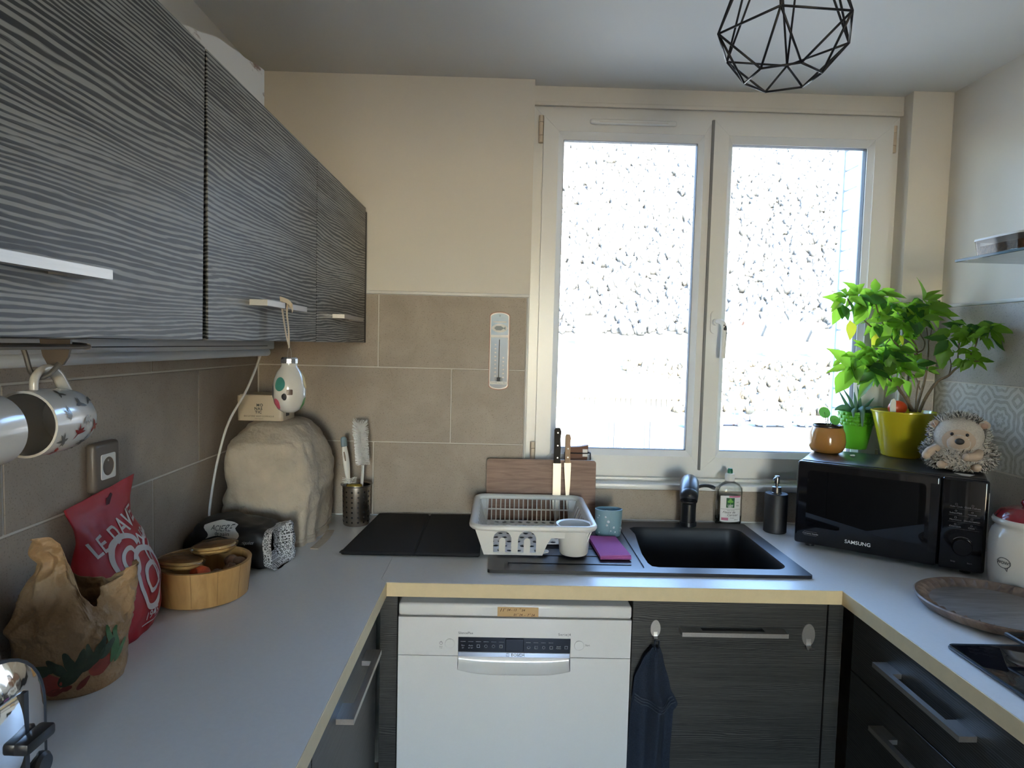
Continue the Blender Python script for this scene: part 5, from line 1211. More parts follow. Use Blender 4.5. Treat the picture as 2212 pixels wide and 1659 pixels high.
# tiny white scrap
cw = on_mw(1841, 986); o_ = MB().ico((0, 0, .0032), (.008, .005, .0032), 2).noisy(.002, 200).obj('paper_scrap', M_['white'], smooth=40); o_.location = (cw.x, cw.y, MT+.0004); tag(o_, 'tiny white scrap lying on the microwave top', 'scrap')

# yellow pot with poinsettia
c0 = on_mw(1947, 985); pc = Vector((c0.x, c0.y, MT))
pp = thing('poinsettia_plant', 'leafy poinsettia in a glossy yellow pot on the microwave', 'pot plant', pc)
MB().lathe([(0, 0), (.055, 0), (.060, .004), (.093, .142), (.0965, .146), (.0965, .150), (.092, .150), (.058, .008), (0, .008)], 64).obj('pot', mat('yellow_glaze', (.52,.45,.02), .16, coat=.4), pp, smooth=40)
MB().lathe([(.089, .130), (0, .136)], 32).obj('soil', SOIL, pp)
mt_ = MB().prism([(-.011, 0), (.011, 0), (.011, .052), (.004, .062), (-.007, .058), (-.011, .045)], -.0007, .0007, 'y').obj('plant_tag', M_['white'], pp, smooth=0); mt_.location = (-.048, -.02, .128); mt_.rotation_euler = (0, -.06, .2)
tb = thing('red_ball', 'orange-red ball tucked among the poinsettia stems', 'ball', (pc.x+.0, pc.y+.02, MT+.133))
MB().ico((-.01, .0, .024), (.031, .02, .024), 3).obj('ball_body', mat('tomato_red', (.55,.06,.015), .3), tb, smooth=180)
STK = mat('woody_stem', (.15,.11,.07), .7, var=.3, vs=80, bmp=.6, bs=120, bd=.002)
def zq(x, y, dy=0): # crop coordinates of the plant -> place in the pot's vertical plane (+dy nearer/farther)
    q = pY(pc.y+dy, 1700+x/3.607, 600+y/3.607); return q-pc
stems = [([(985,1040),(930,950),(870,860),(830,815),(765,775)], 0, -.02), ([(965,1040),(940,930),(942,830),(950,740),(1000,650),(1012,580)], .01, .02), ([(1012,590),(1000,520),(960,460),(930,380),(870,270)], .02, .0),
         ([(1000,1045),(1040,910),(1072,800),(1090,680),(1100,540),(1085,390)], .01, .03), ([(1030,1045),(1090,920),(1170,810),(1255,765),(1320,705),(1400,672),(1500,645)], .0, -.13), ([(1330,700),(1332,610),(1345,470),(1340,390)], -.08, -.10), ([(1420,612),(1465,540),(1500,430)], -.11, -.13), ([(1400,672),(1420,612)], -.10, -.11), ([(1260,765),(1278,690),(1270,630)], -.06, -.06),
         ([(1005,600),(900,565),(800,460),(730,420),(650,376),(560,290),(500,220),(470,160)], .02, -.06), ([(900,565),(830,490),(760,380),(730,320)], -.01, -.03), ([(720,300),(700,230),(683,140)], -.03, -.03), ([(1020,580),(1060,560),(1072,500),(1040,440),(1040,390)], .02, .0), ([(1015,590),(1030,640),(1020,690)], .02, .02), ([(950,740),(1000,770),(1030,850),(1040,880)], .02, .03), ([(920,930),(870,880),(860,830)], .0, -.01), ([(1030,800),(1010,900),(1000,1040)], .0, .0), ([(700,650),(800,640),(950,600)], -.02, .01), ([(1100,500),(1120,440),(1125,380)], .02, .03), ([(740,700),(700,655),(580,620)], -.02, -.04)]
for i, (pl, d0, d1) in enumerate(stems):
    P3 = spline([zq(x, y, d0+(d1-d0)*k/(len(pl)-1)) for k, (x, y) in enumerate(pl)], 5); n = len(P3)
    r0 = .0052 if i in (0, 1, 3, 4) else (.0036 if i in (2, 9, 16) else .0026)
    MB().tube(P3, [r0*(1-.55*k/(n-1)) for k in range(n)], 8).obj('stem', STK, pp, smooth=180)
def leafmesh(nm, wid, fold, droop, mt):
    mb = MB(); rows = 9; prof = [0, .42, .82, 1.0, .96, .80, .56, .28, 0.0]
    for i in range(rows):
        t = i/(rows-1); z = -droop*t*t*.5
        for q in (-1, -.5, 0, .5, 1):
            x = q*wid*.5*prof[i]*(1+.06*math.sin(i*2.3+q*4)); mb.v.append(V(x, t, z+abs(q)*fold*wid*.5*prof[i]+.012*math.sin(i*2+q*5)))
    for i in range(rows-1):
        for q in range(4): mb.f.append((i*5+q, i*5+q+1, i*5+5+q+1, i*5+5+q)); mb.mi.append(0)
    o = mb.obj(nm, mt, None, smooth=180); me = o.data; bpy.data.objects.remove(o); return me
LF1 = leafmat('poinsettia_leaf', (.085,.20,.022), (.36,.66,.05)); LF2 = leafmat('poinsettia_dark', (.03,.10,.022), (.09,.26,.03)); LF3 = leafmat('poinsettia_yellow', (.36,.36,.03), (.62,.60,.04), var=.1)
LMS = [leafmesh('leaf', .55, .25, .5, LF1), leafmesh('leaf', .48, .35, .9, LF1), leafmesh('leaf', .52, .2, .3, LF2), leafmesh('leaf', .6, .15, .6, LF3)]
rnd = random.Random(11)
def leaf(c, direc, ln, kind, roll=0):
    o = bpy.data.objects.new('leaf', LMS[kind]); COL.objects.link(o); o.parent = pp
    y = Vector(direc).normalized(); up = V(rnd.uniform(-.35, .35)+roll, -.75+rnd.uniform(-.4, .3), .8+rnd.uniform(-.4, .3)); x = y.cross(up).normalized(); z = x.cross(y)
    o.matrix_local = Matrix(((x.x*ln, y.x*ln, z.x*ln, c.x), (x.y*ln, y.y*ln, z.y*ln, c.y), (x.z*ln, y.z*ln, z.z*ln, c.z), (0, 0, 0, 1)))
# clusters: crop x, y, depth, how many, size, spread
CL = [(475,160,-.06,7,.045,40),(430,200,-.05,3,.055,25),(560,130,-.05,5,.048,40),(600,170,-.04,4,.05,35),(680,130,-.03,6,.05,35),(740,140,-.02,4,.055,40),(620,220,-.04,3,.05,30),(770,200,0,6,.048,45),(830,210,.0,6,.042,40),(850,260,.0,5,.045,35),(980,240,.01,7,.045,45),(1040,230,.02,7,.048,45),(1090,240,.03,7,.05,40),(1060,180,.03,4,.055,30),(1120,290,.03,6,.05,40),(1040,330,.01,7,.045,45),(960,330,.0,7,.045,45),(900,350,.0,6,.045,40),
      (830,360,-.01,6,.045,45),(760,350,-.02,6,.045,40),(700,350,-.03,5,.045,40),(880,460,.01,5,.045,45),(900,530,.01,5,.042,45),(850,560,-.01,6,.045,40),(760,560,-.02,7,.05,45),(680,560,-.03,6,.05,45),(620,570,-.03,5,.045,35),(540,620,-.04,5,.055,35),(500,700,-.04,2,.07,15),(600,680,-.03,5,.055,35),(690,690,-.03,6,.06,40),(760,680,-.03,6,.055,40),(820,640,-.02,6,.05,35),(900,610,-.02,5,.05,35),(880,700,-.01,5,.05,35),(690,780,-.03,2,.07,15),(900,790,-.01,3,.055,15),(990,680,.0,4,.045,30),
      (1290,420,-.03,5,.05,35),(1350,390,-.03,6,.045,35),(1420,380,-.04,6,.045,35),(1480,370,-.05,6,.045,35),(1540,390,-.05,5,.05,30),(1580,400,-.05,4,.055,25),(1430,430,-.04,5,.045,35),(1510,470,-.05,4,.045,30),(1380,640,-.04,4,.035,30),(1440,640,-.05,5,.04,30),(1480,650,-.05,3,.045,20),(1400,560,-.05,4,.028,25),(1310,580,-.04,2,.04,15),(1090,730,.03,3,.035,30),(1260,480,-.02,3,.06,20)]
for (x, y, d, n_, sz, sp_r) in CL:
    if x > 1200: d = -.09-(x-1200)/380*.06
    if y > 150 and x < 1200: sz *= 1.25
    n_ += 2
    for k in range(n_):
        a = rnd.uniform(0, 2*PI); r_ = rnd.uniform(.2, 1)
        c = zq(x+sp_r*r_*math.cos(a)*.6, y+sp_r*r_*math.sin(a)*.5, d+rnd.uniform(-.025, .025))
        leaf(c, (math.cos(a)*.9, rnd.uniform(-.7, .3), -math.sin(a)*.5-rnd.uniform(.0, .45)), sz*rnd.uniform(.75, 1.2), rnd.choice((0, 0, 1, 1, 2)))
for (x, y, d, dx, dz, ln, k) in ((490,330,-.05,.12,-1,.055,3),(690,430,-.03,-.1,-1,.045,3),(870,440,-.0,.3,-.6,.035,3),(1230,510,-.03,-.25,-1,.070,0),(1215,600,-.03,-.1,-1,.04,0),(1590,460,-.05,.9,-.65,.075,2),(410,220,-.05,-.35,-1,.055,0),(500,670,-.04,-.25,-1,.058,0),(700,700,-.03,-.05,-1,.055,2),(770,660,-.03,-.1,-1,.04,2),(590,640,-.03,.1,-1,.035,0),(1100,180,.03,.8,.55,.045,0),(720,130,-.02,.85,.45,.045,0),(420,640,-.04,-.8,-.45,.03,0)):
    if x > 1200: d = -.09-(x-1200)/380*.06
    leaf(zq(x, y, d), (dx, -.25, dz), ln*1.15, k)

# plush hedgehog
hc = on_mw(2066, 1015); hc = Vector((hc.x+.012, hc.y+.012, MT))
hg_s = .86
hg = thing('plush_hedgehog', 'grey and cream plush hedgehog sitting against the yellow pot', 'plush toy', hc, rz=-.60); hg.scale = (hg_s,)*3
CRM = mat('cream_plush', (.56,.50,.43), .95, var=.1, vs=150, bmp=1, bs=350, bd=.004)
BGE = mat('beige_felt', (.46,.35,.26), .9, bmp=.4, bs=500)
def skin_body():
    # one continuous body: metaball-like union sampled radially (squat body + head)
    mb = MB()
    def S(u, v):
        a = 2*PI*u; ph = PI*v
        d = V(math.sin(ph)*math.cos(a), math.sin(ph)*math.sin(a), -math.cos(ph)); o = V(0, -.005, .085)
        best = .02
        for c, r in ((V(0, .005, .055), V(.098, .080, .056)), (V(-.004, -.022, .118), V(.072, .062, .064)), (V(-.004, -.062, .102), V(.036, .034, .034)), (V(0, -.06, .04), V(.08, .035, .033))):
            # ray-ellipsoid exit
            oo = V((o.x-c.x)/r.x, (o.y-c.y)/r.y, (o.z-c.z)/r.z); dd = V(d.x/r.x, d.y/r.y, d.z/r.z)
            A, B, C = dd.dot(dd), oo.dot(dd), oo.dot(oo)-1; q = B*B-A*C
            if q > 0: best = max(best, (-B+math.sqrt(q))/A)
        p = o+d*best; return V(p.x, p.y, max(.0008, p.z))
    return mb.grid(S, 72, 48, True)
body = skin_body(); bo = body.obj('body', CRM, hg, smooth=180, weld=.0003)
# fur tufts over the back, halo round the face, and the belly roll
F1 = mat('fur_grey', (.36,.335,.30), .9); F2 = mat('fur_light', (.58,.55,.50), .9); F3 = mat('fur_dark', (.13,.115,.10), .9)
fu = MB(); rnd = random.Random(4)
def fur(c, r, n_, ln, keep, lean, cols=(0, 0, 1, 2)):
    for i in range(n_):
        z = rnd.uniform(-1, 1); a = rnd.uniform(0, 2*PI); s = math.sqrt(1-z*z); d = V(s*math.cos(a), s*math.sin(a), z)
        if not keep(d): continue
        p = V(c[0]+r[0]*d.x, c[1]+r[1]*d.y, c[2]+r[2]*d.z)
        if p.z < .004: p.z = .004
        nn = V(d.x/r[0], d.y/r[1], d.z/r[2]).normalized(); t = (nn+Vector(lean)+V(rnd.uniform(-.75,.75), rnd.uniform(-.75,.75), rnd.uniform(-.75,.75))).normalized()
        if p.z+t.z*ln < .002: t.z = 0
        l = ln*rnd.uniform(.6, 1.25); w1 = t.orthogonal().normalized()*.0013; w2 = t.cross(w1)
        mid = p+t*l*.55+nn*.002; tip = p+t*l+V(rnd.uniform(-.003,.003), rnd.uniform(-.003,.003), rnd.uniform(-.002,.003)); fu.cur = rnd.choice(cols)
        if tip.z < .002: tip.z = .002
        b0 = p-nn*.002
        fu.add([b0+w1, b0-w1*.5+w2, b0-w1*.5-w2, mid+w1*1.3, mid-w1*.65+w2*1.3, mid-w1*.65-w2*1.3, tip], [(0,1,4,3), (1,2,5,4), (2,0,3,5), (3,4,6), (4,5,6), (5,3,6)])
fur((0, .005, .055), (.100, .083, .057), 2600, .019, lambda d: d.y > -.35 or d.z < .25, (0, 0, -.25))
fur((0, -.055, .036), (.085, .038, .030), 1100, .017, lambda d: d.y < .3, (0, -.2, -.35), (0, 1, 1, 2))
fur((-.004, -.014, .118), (.079, .062, .070), 2200, .017, lambda d: d.y > -.05 or (d.z > .62 and d.y > -.5) or (abs(d.x) > .86 and d.y > -.35), (0, .2, .1), (0, 1, 1, 2))
fu.cur = 0
f_o = fu.obj('fur', [F1, F2, F3], bo, smooth=180); f_o['kind'] = 'stuff'
MB().grid(lambda u, v: (lambda a, r: V(-.004+.047*r*math.cos(a), -.022-.062*math.sqrt(max(0, 1-(.047*r*math.cos(a)/.072)**2-((.038*r*math.sin(a)-.012)/.064)**2))-.0015, .106+.038*r*math.sin(a)))(2*PI*u, .02+.98*v), 40, 8, True).obj('face_patch', BGE, bo, smooth=180)
MB().ico((-.004, -.062, .102), (.036, .036, .032), 3).obj('muzzle', BGE, bo, smooth=180)
MB().ico((-.002, -.0985, .106), (.0135, .008, .0105), 3).obj('nose', M_['blackm'], bo, smooth=180)
for x in (-.024, .018): MB().ico((x, -.085, .128), (.0052, .004, .0055), 2).obj('eye', M_['blackg'], bo, smooth=180)
for s_, zz_ in ((-1, .150), (1, .158)):
    e_ = MB().ico((s_*.068-.004, -.022, zz_), (.018, .008, .015), 3).obj('ear', BGE, bo, smooth=180)
    MB().ico((s_*.069-.004, -.0285, zz_-.001), (.011, .004, .009), 2).obj('inner_ear', mat('ear_pink', (.38,.25,.19), .9), e_, smooth=180)
for s_ in (-1, 1):
    sp = spline([(s_*.06, -.05, .075), (s_*.082, -.068, .062), (s_*.092, -.088, .050)], 4) if s_ < 0 else spline([(.055, -.06, .072), (.045, -.088, .060), (.020, -.098, .056)], 4)
    n = len(sp); MB().tube(sp, [.012+.003*math.sin(PI*i/(n-1)) for i in range(n)], 14).ico(sp[-1], .0135, 2).obj('arm', BGE, bo, smooth=180)
for s_ in (-1, 1):
    MB().tube(spline([(s_*.035, -.07, .022), (s_*.046, -.092, .023), (s_*.05, -.104, .026)], 4), .0125, 14).ico((s_*.05, -.104, .026), .0125, 2).obj('foot', BGE, bo, smooth=180)
MB().prism([(-.012, -.10), (.045, -.10), (.030, -.142), (.008, -.138)], .0012, .0018).obj('care_label', M_['white'], hg, smooth=0)

# ceramic jar with red lid (character transfer left off)
jr = thing('ceramic_jar', 'cream ceramic jar with a red lid and speech bubble print', 'jar', (2.224, -.594, .9))
JM = mat('cream_glaze', (.60,.56,.50), .18, coat=.4)
JP = [(0, 0), (.070, 0), (.0755, .004), (.081, .05), (.083, .10), (.081, .135), (.075, .153), (.070, .158), (.070, .166), (.0765, .170), (.0775, .178), (.074, .184), (.066, .184), (.066, .17), (0, .16)]
jb = MB().lathe(JP, 64).obj('jar_body', JM, jr, smooth=60)
MB().tube([(.0713*math.cos(2*PI*i/48), .0713*math.sin(2*PI*i/48), .0016) for i in range(48)], .0012, 5, True).obj('base_line', M_['black'], jb)
MB().lathe([(.072, .183), (.071, .187), (.060, .203), (.035, .213), (0, .216)], 64).obj('lid', mat('red_lid', (.20,.012,.022), .15, coat=.5), jr, smooth=60)
MB().lathe([(.012, .214), (.018, .224), (.015, .232), (0, .235)], 32).obj('lid_knob', mat('red_knob', (.20,.012,.022), .15), jr, smooth=60)
JA = math.atan2(-1.629, -1.376)
def JS(x, z, o=.0006):
    r = lerp([(0, .071), (.05, .081), (.10, .083), (.135, .081)], z)+o; a = JA+x/.082; return V(r*math.cos(a), r*math.sin(a), z)
wb_ = MB(); k = 28
pts = [(.016*math.cos(2*PI*i/k), .013*math.sin(2*PI*i/k)) for i in range(k)]
wb_.tube([JS(-.045+x, .075+z) for x, z in pts], .0008, 4, True).tube([JS(-.042, .0625), JS(-.036, .055), JS(-.035, .065)], .0008, 4).obj('bubble_outline', M_['print'], jb)
vs_, fs_ = txt('WOW!!', off=.01); MB().add([JS(-.045+v.x*.0100, .075+v.y*.0115) for v in vs_], fs_).obj('lettering', M_['print'], jb, smooth=0)

# carved round tray with handle
ty = thing('wooden_tray', 'round dark wooden tray with carved scalloped rim before the hob', 'tray', (2.022, -.765, .9))
TYM = woodmat('mango_wood', (.10,.062,.042), (.25,.175,.13), 7, (1,5,1), .5, .25)
MB().lathe([(0, .001), (.135, .001), (.155, .006), (.168, .022), (.1695, .026), (.166, .0285), (.1625, .027)], 96).obj('tray_base', TYM, ty, smooth=50)
def TS(u, v):
    a = 2*PI*u; r = .1625-.0275*v; sc = abs(math.sin(a*18))**.6; z = lerp([(0, .0275), (.5, .0225), (1, .0145)], v)-.0095*sc*math.sin(PI*min(1, v*1.02))+.004*math.sin(PI*v)
    return V(r*math.cos(a), r*math.sin(a), z)
MB().grid(TS, 360, 10, True).obj('scalloped_rim', TYM, ty, smooth=22)
MB().lathe([(.1352, .0145), (.12, .0135), (0, .0135)], 96).obj('tray_floor', woodmat('mango_floor', (.12,.10,.088), (.26,.225,.20), 6, (1,7,1), .45, .2), ty, smooth=60)
an = math.radians(10)
MB().prism(rrect(.150, -.030, .228, .030, .022, 6), .010, .026).xf(Matrix.Rotation(an, 4, 'Z')).obj('tray_handle', TYM, ty, smooth=30)

# hob
hb_ = thing('hob', 'black glass gas hob set in the right worktop', 'hob', (2.04, -1.215, .9))
MB().rbox((-.262, -.27, 0), (.272, .27, .009), .004, 3).obj('glass', M_['blackglass'], hb_, smooth=40)
HM = mat('hob_trim', (.05,.08,.12), .2, .6)
MB().tube([(x, y, .008) for x, y in rrect(-.262, -.27, .272, .27, .012, 4)], .0022, 6, True).obj('edge_trim', HM, hb_)
CI = mat('cast_iron', (.012,.012,.013), .55)
for x, y, r in ((-.06, .145, .040), (.15, .145, .028), (-.06, -.12, .028), (.15, -.12, .040)):
    b_ = MB().lathe([(r+.012, .009), (r+.012, .013), (r, .016), (r, .024), (r-.006, .027), (0, .027)], 36, c=(x, y, 0)).obj('burner', CI, hb_, smooth=40)
    MB().lathe([(r+.014, .009), (r+.0165, .0115), (r+.013, .0135)], 36, c=(x, y, 0)).obj('burner_ring', M_['chrome'], b_, smooth=60)
    for q in range(4):
        a = PI/4+q*PI/2; c, s = math.cos(a), math.sin(a)
        MB().tube([(x+c*.105, y+s*.105, .009), (x+c*.105, y+s*.105, .042), (x+c*.10, y+s*.10, .046), (x+c*.03, y+s*.03, .046)], .0045, 6).obj('grate_finger', CI, b_)
    MB().tube([(x-.1, y-.1, .043), (x+.1, y-.1, .043), (x+.1, y+.1, .043), (x-.1, y+.1, .043)], .0045, 6, True).obj('grate_frame', CI, b_, smooth=0)

# glass shelf and box
sx0 = pY(-.40, 2063, 564)
gs = thing('glass_shelf', 'clear glass shelf fixed to the right wall', 'shelf', (RW-.12, -.75, sx0.z))
MB().rbox((sx0.x, -1.25, sx0.z-.004), (RW-.0005, -.40, sx0.z+.004), .0012, 1).wobj('shelf_glass', clear('shelf_glass', (.62,.68,.70), .0, 1.5), gs, smooth=0)
EDG = mat('glass_edge', (.05,.13,.18), .08, spec=.8)
MB().box((sx0.x-.0006, -1.25, sx0.z-.0032), (sx0.x, -.40, sx0.z+.0032)).wobj('polished_edge', EDG, gs, smooth=0); MB().box((sx0.x, -.4, sx0.z-.0032), (RW-.001, -.3994, sx0.z+.0032)).wobj('polished_edge', EDG, gs, smooth=0)
for y in (-.5, -1.1): MB().rbox((RW-.03, y-.015, sx0.z-.014), (RW, y+.015, sx0.z-.0041), .003).wobj('bracket', M_['steel'], gs)
bx = pY(-.52, 2136, 530)
pb = thing('plastic_box', 'clear plastic tub of brown contents on the glass shelf', 'box', (bx.x+.06, -.55, sx0.z+.0042))
MB().prism(rrect(-.06, -.085, .06, .085, .02, 5), 0, .001).obj('tub_base', clear('tub', (.9,.9,.9), .1, 1.5), pb)
tb_ = [rrect(-.06-.004*k, -.085-.004*k, .06+.004*k, .085+.004*k, .02, 5) for k in (0, 1)]; n = len(tb_[0])
MB().add([V(x, y, 0.001) for x, y in tb_[0]]+[V(x, y, .038) for x, y in tb_[1]], [(i, (i+1) % n, n+(i+1) % n, n+i) for i in range(n)]).obj('tub_wall', clear('tub_wall', (.9,.9,.9), .1, 1.8), pb)
MB().prism(rrect(-.066, -.091, .066, .091, .022, 5), .038, .043).obj('tub_lid', mat('tub_lid', (.60,.57,.53), .4), pb, smooth=30)
MB().prism(rrect(-.055, -.08, .055, .08, .018, 5), .0015, .024).noisy(.003, 80).obj('contents', mat('brown_grain', (.16,.085,.045), .9, var=.5, vs=120, bmp=1, bs=200, bd=.004), pb, smooth=30)

# ================================================================== PENDANT LAMP
LX, LY = 1.343, -1.03
lp = thing('pendant_lamp', 'black geometric wire cage pendant lamp hanging from the ceiling', 'lamp', (LX, LY, 1.99))
WM = mat('black_wire', (.010,.011,.015), .45)
ZU, ZL, ZTOP = 2.070-1.99, 2.000-1.99, 2.300-1.99
RU, RL, RT_ = .1235, .0655, .045
a0 = math.radians(4)
U = [V(RU*math.cos(a0+i*PI/3), RU*math.sin(a0+i*PI/3), ZU) for i in range(6)]
Lw = [V(RL*math.cos(a0+PI/6+i*PI/3), RL*math.sin(a0+PI/6+i*PI/3), ZL) for i in range(6)]
Tp = [V(RT_*math.cos(a0+PI/6+i*PI/3), RT_*math.sin(a0+PI/6+i*PI/3), ZTOP) for i in range(6)]
def rod(a, b, nm='wire'): MB().tube([a, b], .0021, 8).ico(a, .0024, 1).ico(b, .0024, 1).obj(nm, WM, lp, smooth=180)
for i in range(6):
    j = (i+1) % 6
    rod(U[i], U[j], 'ring_wire'); rod(Lw[i], Lw[j], 'ring_wire'); rod(Tp[i], Tp[j], 'ring_wire')
    rod(U[i], Lw[i]); rod(U[j], Lw[i]); rod(U[i], Tp[i]); rod(U[j], Tp[i])
for i in range(6): rod(Tp[i], V(0, 0, ZTOP+.02), 'spoke')
MB().lathe([(0, ZTOP+.03), (.02, ZTOP+.028), (.02, ZTOP-.03), (.0, ZTOP-.03)], 24).obj('lamp_holder', WM, lp)
MB().lathe([(.0, ZTOP-.125), (.018, ZTOP-.115), (.029, ZTOP-.09), (.022, ZTOP-.055), (.013, ZTOP-.03)], 24).obj('bulb', mat('opal_bulb', (.75,.74,.70), .25), lp, smooth=180)
MB().cyl((0, 0, ZTOP+.028), (0, 0, RH-1.99-.02), .003, n=8).obj('cord', WM, lp)
MB().lathe([(.045, RH-1.99), (.045, RH-1.99-.012), (.02, RH-1.99-.022), (0, RH-1.99-.022)], 32).obj('ceiling_rose', WM, lp)

# ================================================================== OUTSIDE
GZ = -9.0
def terr(x, y):
    if y < 95: h = GZ
    elif y < 140: h = GZ+8*((y-95)/45)**1.3
    elif y < 185: h = GZ+8+(y-140)*.10
    else: h = GZ+12.5+(y-185)*.56
    k = min(1, max(0, (y-95)/120))
    return h + k*(5*noise.noise(V(x*.012, y*.012, 1.3))+2.2*noise.noise(V(x*.04, y*.04, 5)))*(1 if y > 185 else .25)
def TG(u, v): x = -220+560*u; y = 8+ (v**1.5)*500; return V(x, y, terr(x, y))
gm = MB().grid(TG, 90, 110); gm.mi = [1 if gm.v[f[0]].y > 183 else (2 if gm.v[f[0]].y > 96 else 0) for f in gm.f]
gnd = gm.obj('ground', [mat('pale_winter_ground', (.30,.27,.22), .9, var=.25, vs=.08), mat('forest_floor', (.080,.072,.060), .95, var=.2, vs=.1), mat('town_ground', (.16,.145,.115), .95, var=.2, vs=.1)], smooth=180); struct(gnd)
pkg = struct(MB().box((14, 62, GZ), (62, 96, GZ+.06)).obj('floor_parking', mat('car_park_asphalt', (.11,.108,.104), .9, var=.08, vs=1), smooth=0))  # asphalt's own dark grey with slight random variation
# hillside forest: nobody could count the crowns
rnd = random.Random(21); tv, tf = icot(1); tv = np.array([tuple(p) for p in tv]); tf = np.array(tf)
def crowns(name, label, cat, pts, col, var):
    n = len(pts); VV = np.empty((n*len(tv), 3)); FF = np.empty((n*len(tf), 3), dtype=np.int64); rs = np.random.RandomState(3)
    for i, (x, y, z, r, hgt) in enumerate(pts):
        jit = 1+rs.uniform(-.5, .5, (len(tv), 1)); VV[i*len(tv):(i+1)*len(tv)] = tv*jit*np.array([r, r, hgt])+np.array([x, y, z]); FF[i*len(tf):(i+1)*len(tf)] = tf+i*len(tv)
    me = bpy.data.meshes.new(name); me.vertices.add(len(VV)); me.vertices.foreach_set('co', VV.ravel()); me.loops.add(FF.size); me.loops.foreach_set('vertex_index', FF.ravel().astype(np.int32))
    me.polygons.add(len(FF)); me.polygons.foreach_set('loop_start', np.arange(0, FF.size, 3, dtype=np.int32)); me.update(calc_edges=True); me.validate()
    me.materials.append(mat(name+'_twigs', col, .95, var=var, vs=.12)); o = bpy.data.objects.new(name, me); COL.objects.link(o); tag(o, label, cat); o['kind'] = 'stuff'; return o
pts = []
for i in range(26000):
    y = rnd.uniform(188, 470); x = rnd.uniform(-.12*y, .72*y); r = rnd.uniform(.6, 1.5)*(1+(y-180)/450)
    pts.append((x, y, terr(x, y)+r*.7, r, r*rnd.uniform(1.0, 1.6)))
crowns('hillside_forest', 'pale bare winter forest covering the hillside beyond the town', 'forest', pts, (.078,.070,.058), .2)
pts = []
for i in range(1500):
    y = rnd.uniform(99, 138); x = rnd.uniform(.20*y, .66*y); r = rnd.uniform(.4, .95); pts.append((x, y, terr(x, y)+r*.7, r, r*rnd.uniform(.9, 1.5)))
crowns('bare_thicket', 'beige bare shrubs between the car park and the town', 'shrubs', pts, (.13,.10,.062), .2)
# town houses
HW = mat('house_render', (.66,.64,.60), .9); HR = [mat('roof_tile_red', (.22,.12,.085), .9), mat('roof_tile_grey', (.15,.148,.145), .9)]; HG = mat('house_window', (.06,.065,.075), .3)
rnd = random.Random(6)
hl_ = [('white gabled house with a %s roof %s' % (a, b), r_) for a, b, r_ in (('reddish', 'next to the thicket edge', 0), ('grey', 'above the white vans', 1), ('reddish', 'with its gable to the valley', 0), ('grey', 'standing before the forest edge', 1), ('reddish', 'between two grey roofs', 0), ('grey', 'uphill of the lamp posts', 1), ('reddish', 'at the foot of the wooded slope', 0), ('grey', 'beside the tall conifer', 1), ('reddish', 'on the upper town terrace', 0), ('grey', 'on the upper town terrace', 1), ('grey', 'seen behind the timber hall roof', 1))]
for i, (lab_, rk) in enumerate(hl_):
    y = (150 if i % 2 else 172)+rnd.uniform(-2, 2); x = y*(.33+.038*i) if i < 10 else 24; w_, d_2, h = rnd.uniform(6, 7.5), rnd.uniform(5.5, 6.5), rnd.uniform(4.5, 6)
    t = thing('town_house', lab_, 'house', (x, y, terr(x, y)-.6), rz=rnd.uniform(-.2, .2), group='houses of the town')
    MB().box((-w_/2, -d_2/2, 0), (w_/2, d_2/2, h)).prism([(-d_2/2, h), (d_2/2, h), (0, h+2.4)], -w_/2, w_/2, fn=lambda a, b, q: V(q, a, b)).obj('walls', HW, t, smooth=0)
    MB().prism([(-d_2/2-.6, h-.4), (-d_2/2-.6, h-.1), (0, h+2.75), (d_2/2+.6, h-.1), (d_2/2+.6, h-.4), (0, h+2.45)], -w_/2-.5, w_/2+.5, fn=lambda a, b, q: V(q, a, b)).obj('roof', HR[rk], t, smooth=0)
    for k in range(3): MB().box((-w_/2+1.2+k*w_/3.2, -d_2/2-.06, 1.6), (-w_/2+2.5+k*w_/3.2, -d_2/2, 3.1)).obj('window', HG, t, smooth=0)
    MB().box((w_*.2, .6, h+1.4), (w_*.2+.7, 1.3, h+3.4)).obj('chimney', HW, t, smooth=0)
# timber hall below the window
th2 = thing('timber_hall', 'low hall with timber slat facade and wide eaves below the window', 'building', (8, 42, GZ), rz=.06)
MB().box((-9, 0, 0), (4.6, 12, 7.6)).obj('walls', mat('hall_render', (.60,.58,.55), .9), th2, smooth=0)
MB().prism([(-1.6, 7.5), (-1.6, 7.75), (5.5, 8.5), (12.6, 7.75), (12.6, 7.5), (5.5, 8.25)], -10, 5.4, fn=lambda a, b, q: V(q, a, b)).obj('roof', mat('hall_roof', (.17,.168,.163), .9, var=.1, vs=2), th2, smooth=0)
MB().box((-10, -1.65, 7.15), (5.4, -1.6, 7.6)).obj('eave_board', mat('eave_wood', (.26,.14,.065), .8), th2, smooth=0)
SLM = mat('grey_slat_wood', (.17,.158,.142), .9)
for i in range(19):
    x = -2.2+i*.36
    if i % 7 in (5, 6): continue
    MB().box((x, -.16, .2), (x+.16, -.02, 7.0)).obj('facade_slat', SLM, th2, smooth=0)
for i in range(2): MB().box((.25+i*2.52, -.03, .6), (.95+i*2.52, -.002, 5.4)).obj('window', HG, th2, smooth=0)
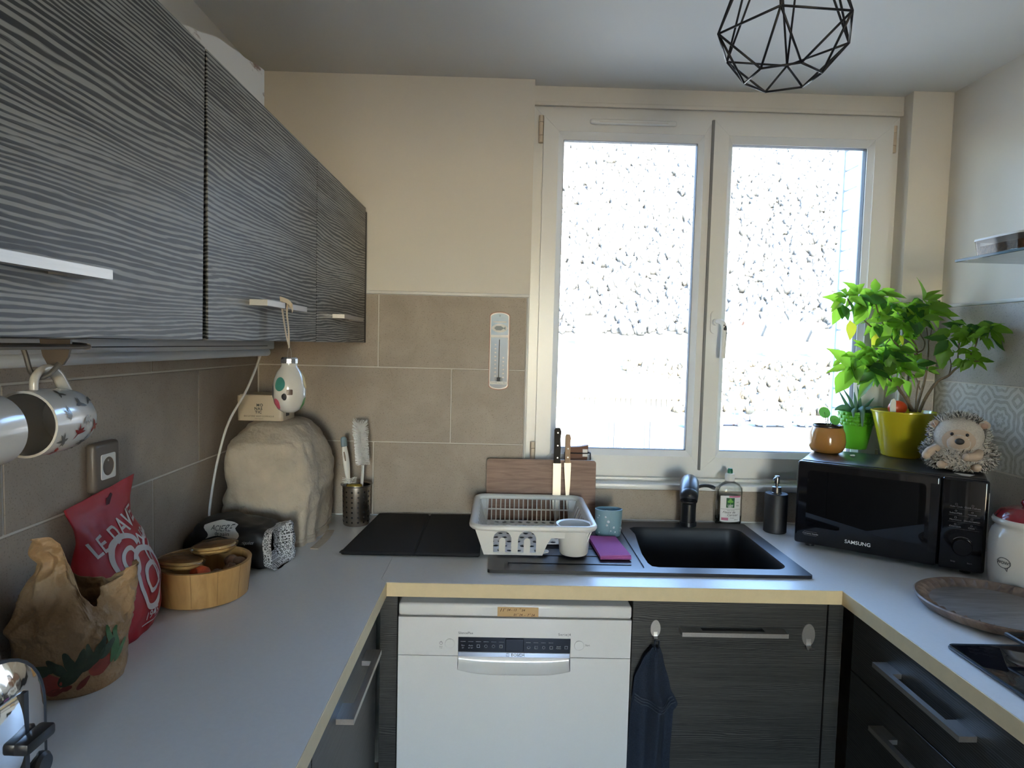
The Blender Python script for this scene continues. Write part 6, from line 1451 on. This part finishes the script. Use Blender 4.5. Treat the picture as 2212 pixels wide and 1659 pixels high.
# cars
CW = [mat('car_white', (.74,.74,.74), .35), mat('car_silver', (.45,.46,.48), .4), mat('car_red', (.42,.05,.06), .4), mat('car_blue', (.06,.11,.28), .4), mat('car_grey', (.16,.165,.175), .4)]
CGs = mat('car_glass', (.03,.035,.045), .3); TY = mat('tyre', (.03,.03,.03), .8)
def car(label, x, y, rz, kind, m_i):
    t = thing('parked_car' if kind == 0 else 'parked_van', label, 'car' if kind == 0 else 'van', (x, y, GZ+.06), rz, 'vehicles in the car park')
    pr = [(-2.1, .3), (-2.1, .85), (-1.2, .95), (-.6, 1.45), (1.1, 1.48), (1.9, .98), (2.1, .8), (2.1, .3)] if kind == 0 else [(-2.5, .35), (-2.5, 1.0), (-1.9, 1.15), (-1.3, 2.0), (2.4, 2.1), (2.5, .35)]
    w_ = .85 if kind == 0 else .95
    b = MB().prism(pr, -w_, w_, fn=lambda a, z, q: V(a, q, z)).obj('body', CW[m_i], t, smooth=0)
    for s_ in (-1, 1):
        for a, c in (((-.55, -.05), (.05, .55)) if kind == 0 else ((-1.2, -.4), (-.1, .9))):
            MB().box((a, s_*w_-.02, 1.0 if kind == 0 else 1.35), (c, s_*w_+.02, 1.38 if kind == 0 else 1.8)).obj('side_window', CGs, b, smooth=0) if a < c else None
        for a in ((-1.3, 1.3) if kind == 0 else (-1.6, 1.5)): MB().cyl((a, s_*w_-.1, .32), (a, s_*w_+.04, .32), .32, n=14).obj('wheel', TY, t)
cars = [('white van parked at the front of the car park', 27.6, 83, .08, 1, 0), ('red car parked behind the white van', 32.2, 86.2, .1, 0, 2), ('blue car parked behind the white vans', 30.2, 90.5, .1, 0, 3), ('white van parked beside the red car', 38.2, 86, .15, 1, 0), ('silver car in the rear row of the car park', 35.0, 92, 0, 0, 1), ('grey car in the rear row of the car park', 39.5, 92.5, .05, 0, 4), ('white car at the far end of the car park', 44, 92, .1, 0, 0), ('silver car near the blue sign post', 44.2, 87, .2, 0, 1), ('dark blue car near the lamp post', 49.5, 88, .1, 0, 3), ('white car close to the thicket', 50.5, 92.5, .0, 0, 0)]
for c in cars: car(*c)
LPM = mat('lamp_post', (.42,.42,.41), .6)
for i, (x, y, lab_) in enumerate(((33.5, 94, 'grey street lamp rising behind the parked cars'), (52, 140, 'tall grey street lamp at the town edge'), (68, 161, 'tall grey street lamp before the forest'), (58, 146, 'tall grey street lamp between town houses'))):
    t = thing('street_lamp', lab_, 'street lamp', (x, y, terr(x, y)), group='street lamps'); h = 7 if i == 0 else 9
    MB().cyl((0, 0, 0), (0, 0, h), .12, .07, 10).obj('post', LPM, t); MB().tube([(0, 0, h), (.4, 0, h+.3), (1.2, 0, h+.35)], .06, 6).obj('arm', LPM, t); MB().box((.9, -.15, h+.25), (1.6, .15, h+.42)).obj('lamp_head', LPM, t, smooth=0)
t = thing('blue_sign', 'blue parking sign on a post at the car park edge', 'sign', (41.5, 95, GZ+.06))
MB().cyl((0, 0, 0), (0, 0, 4.2), .06, n=8).obj('post', LPM, t); MB().box((-.45, -.05, 3.2), (.45, 0, 4.9)).obj('sign_panel', mat('sign_blue', (.03,.12,.40), .6), t, smooth=0)
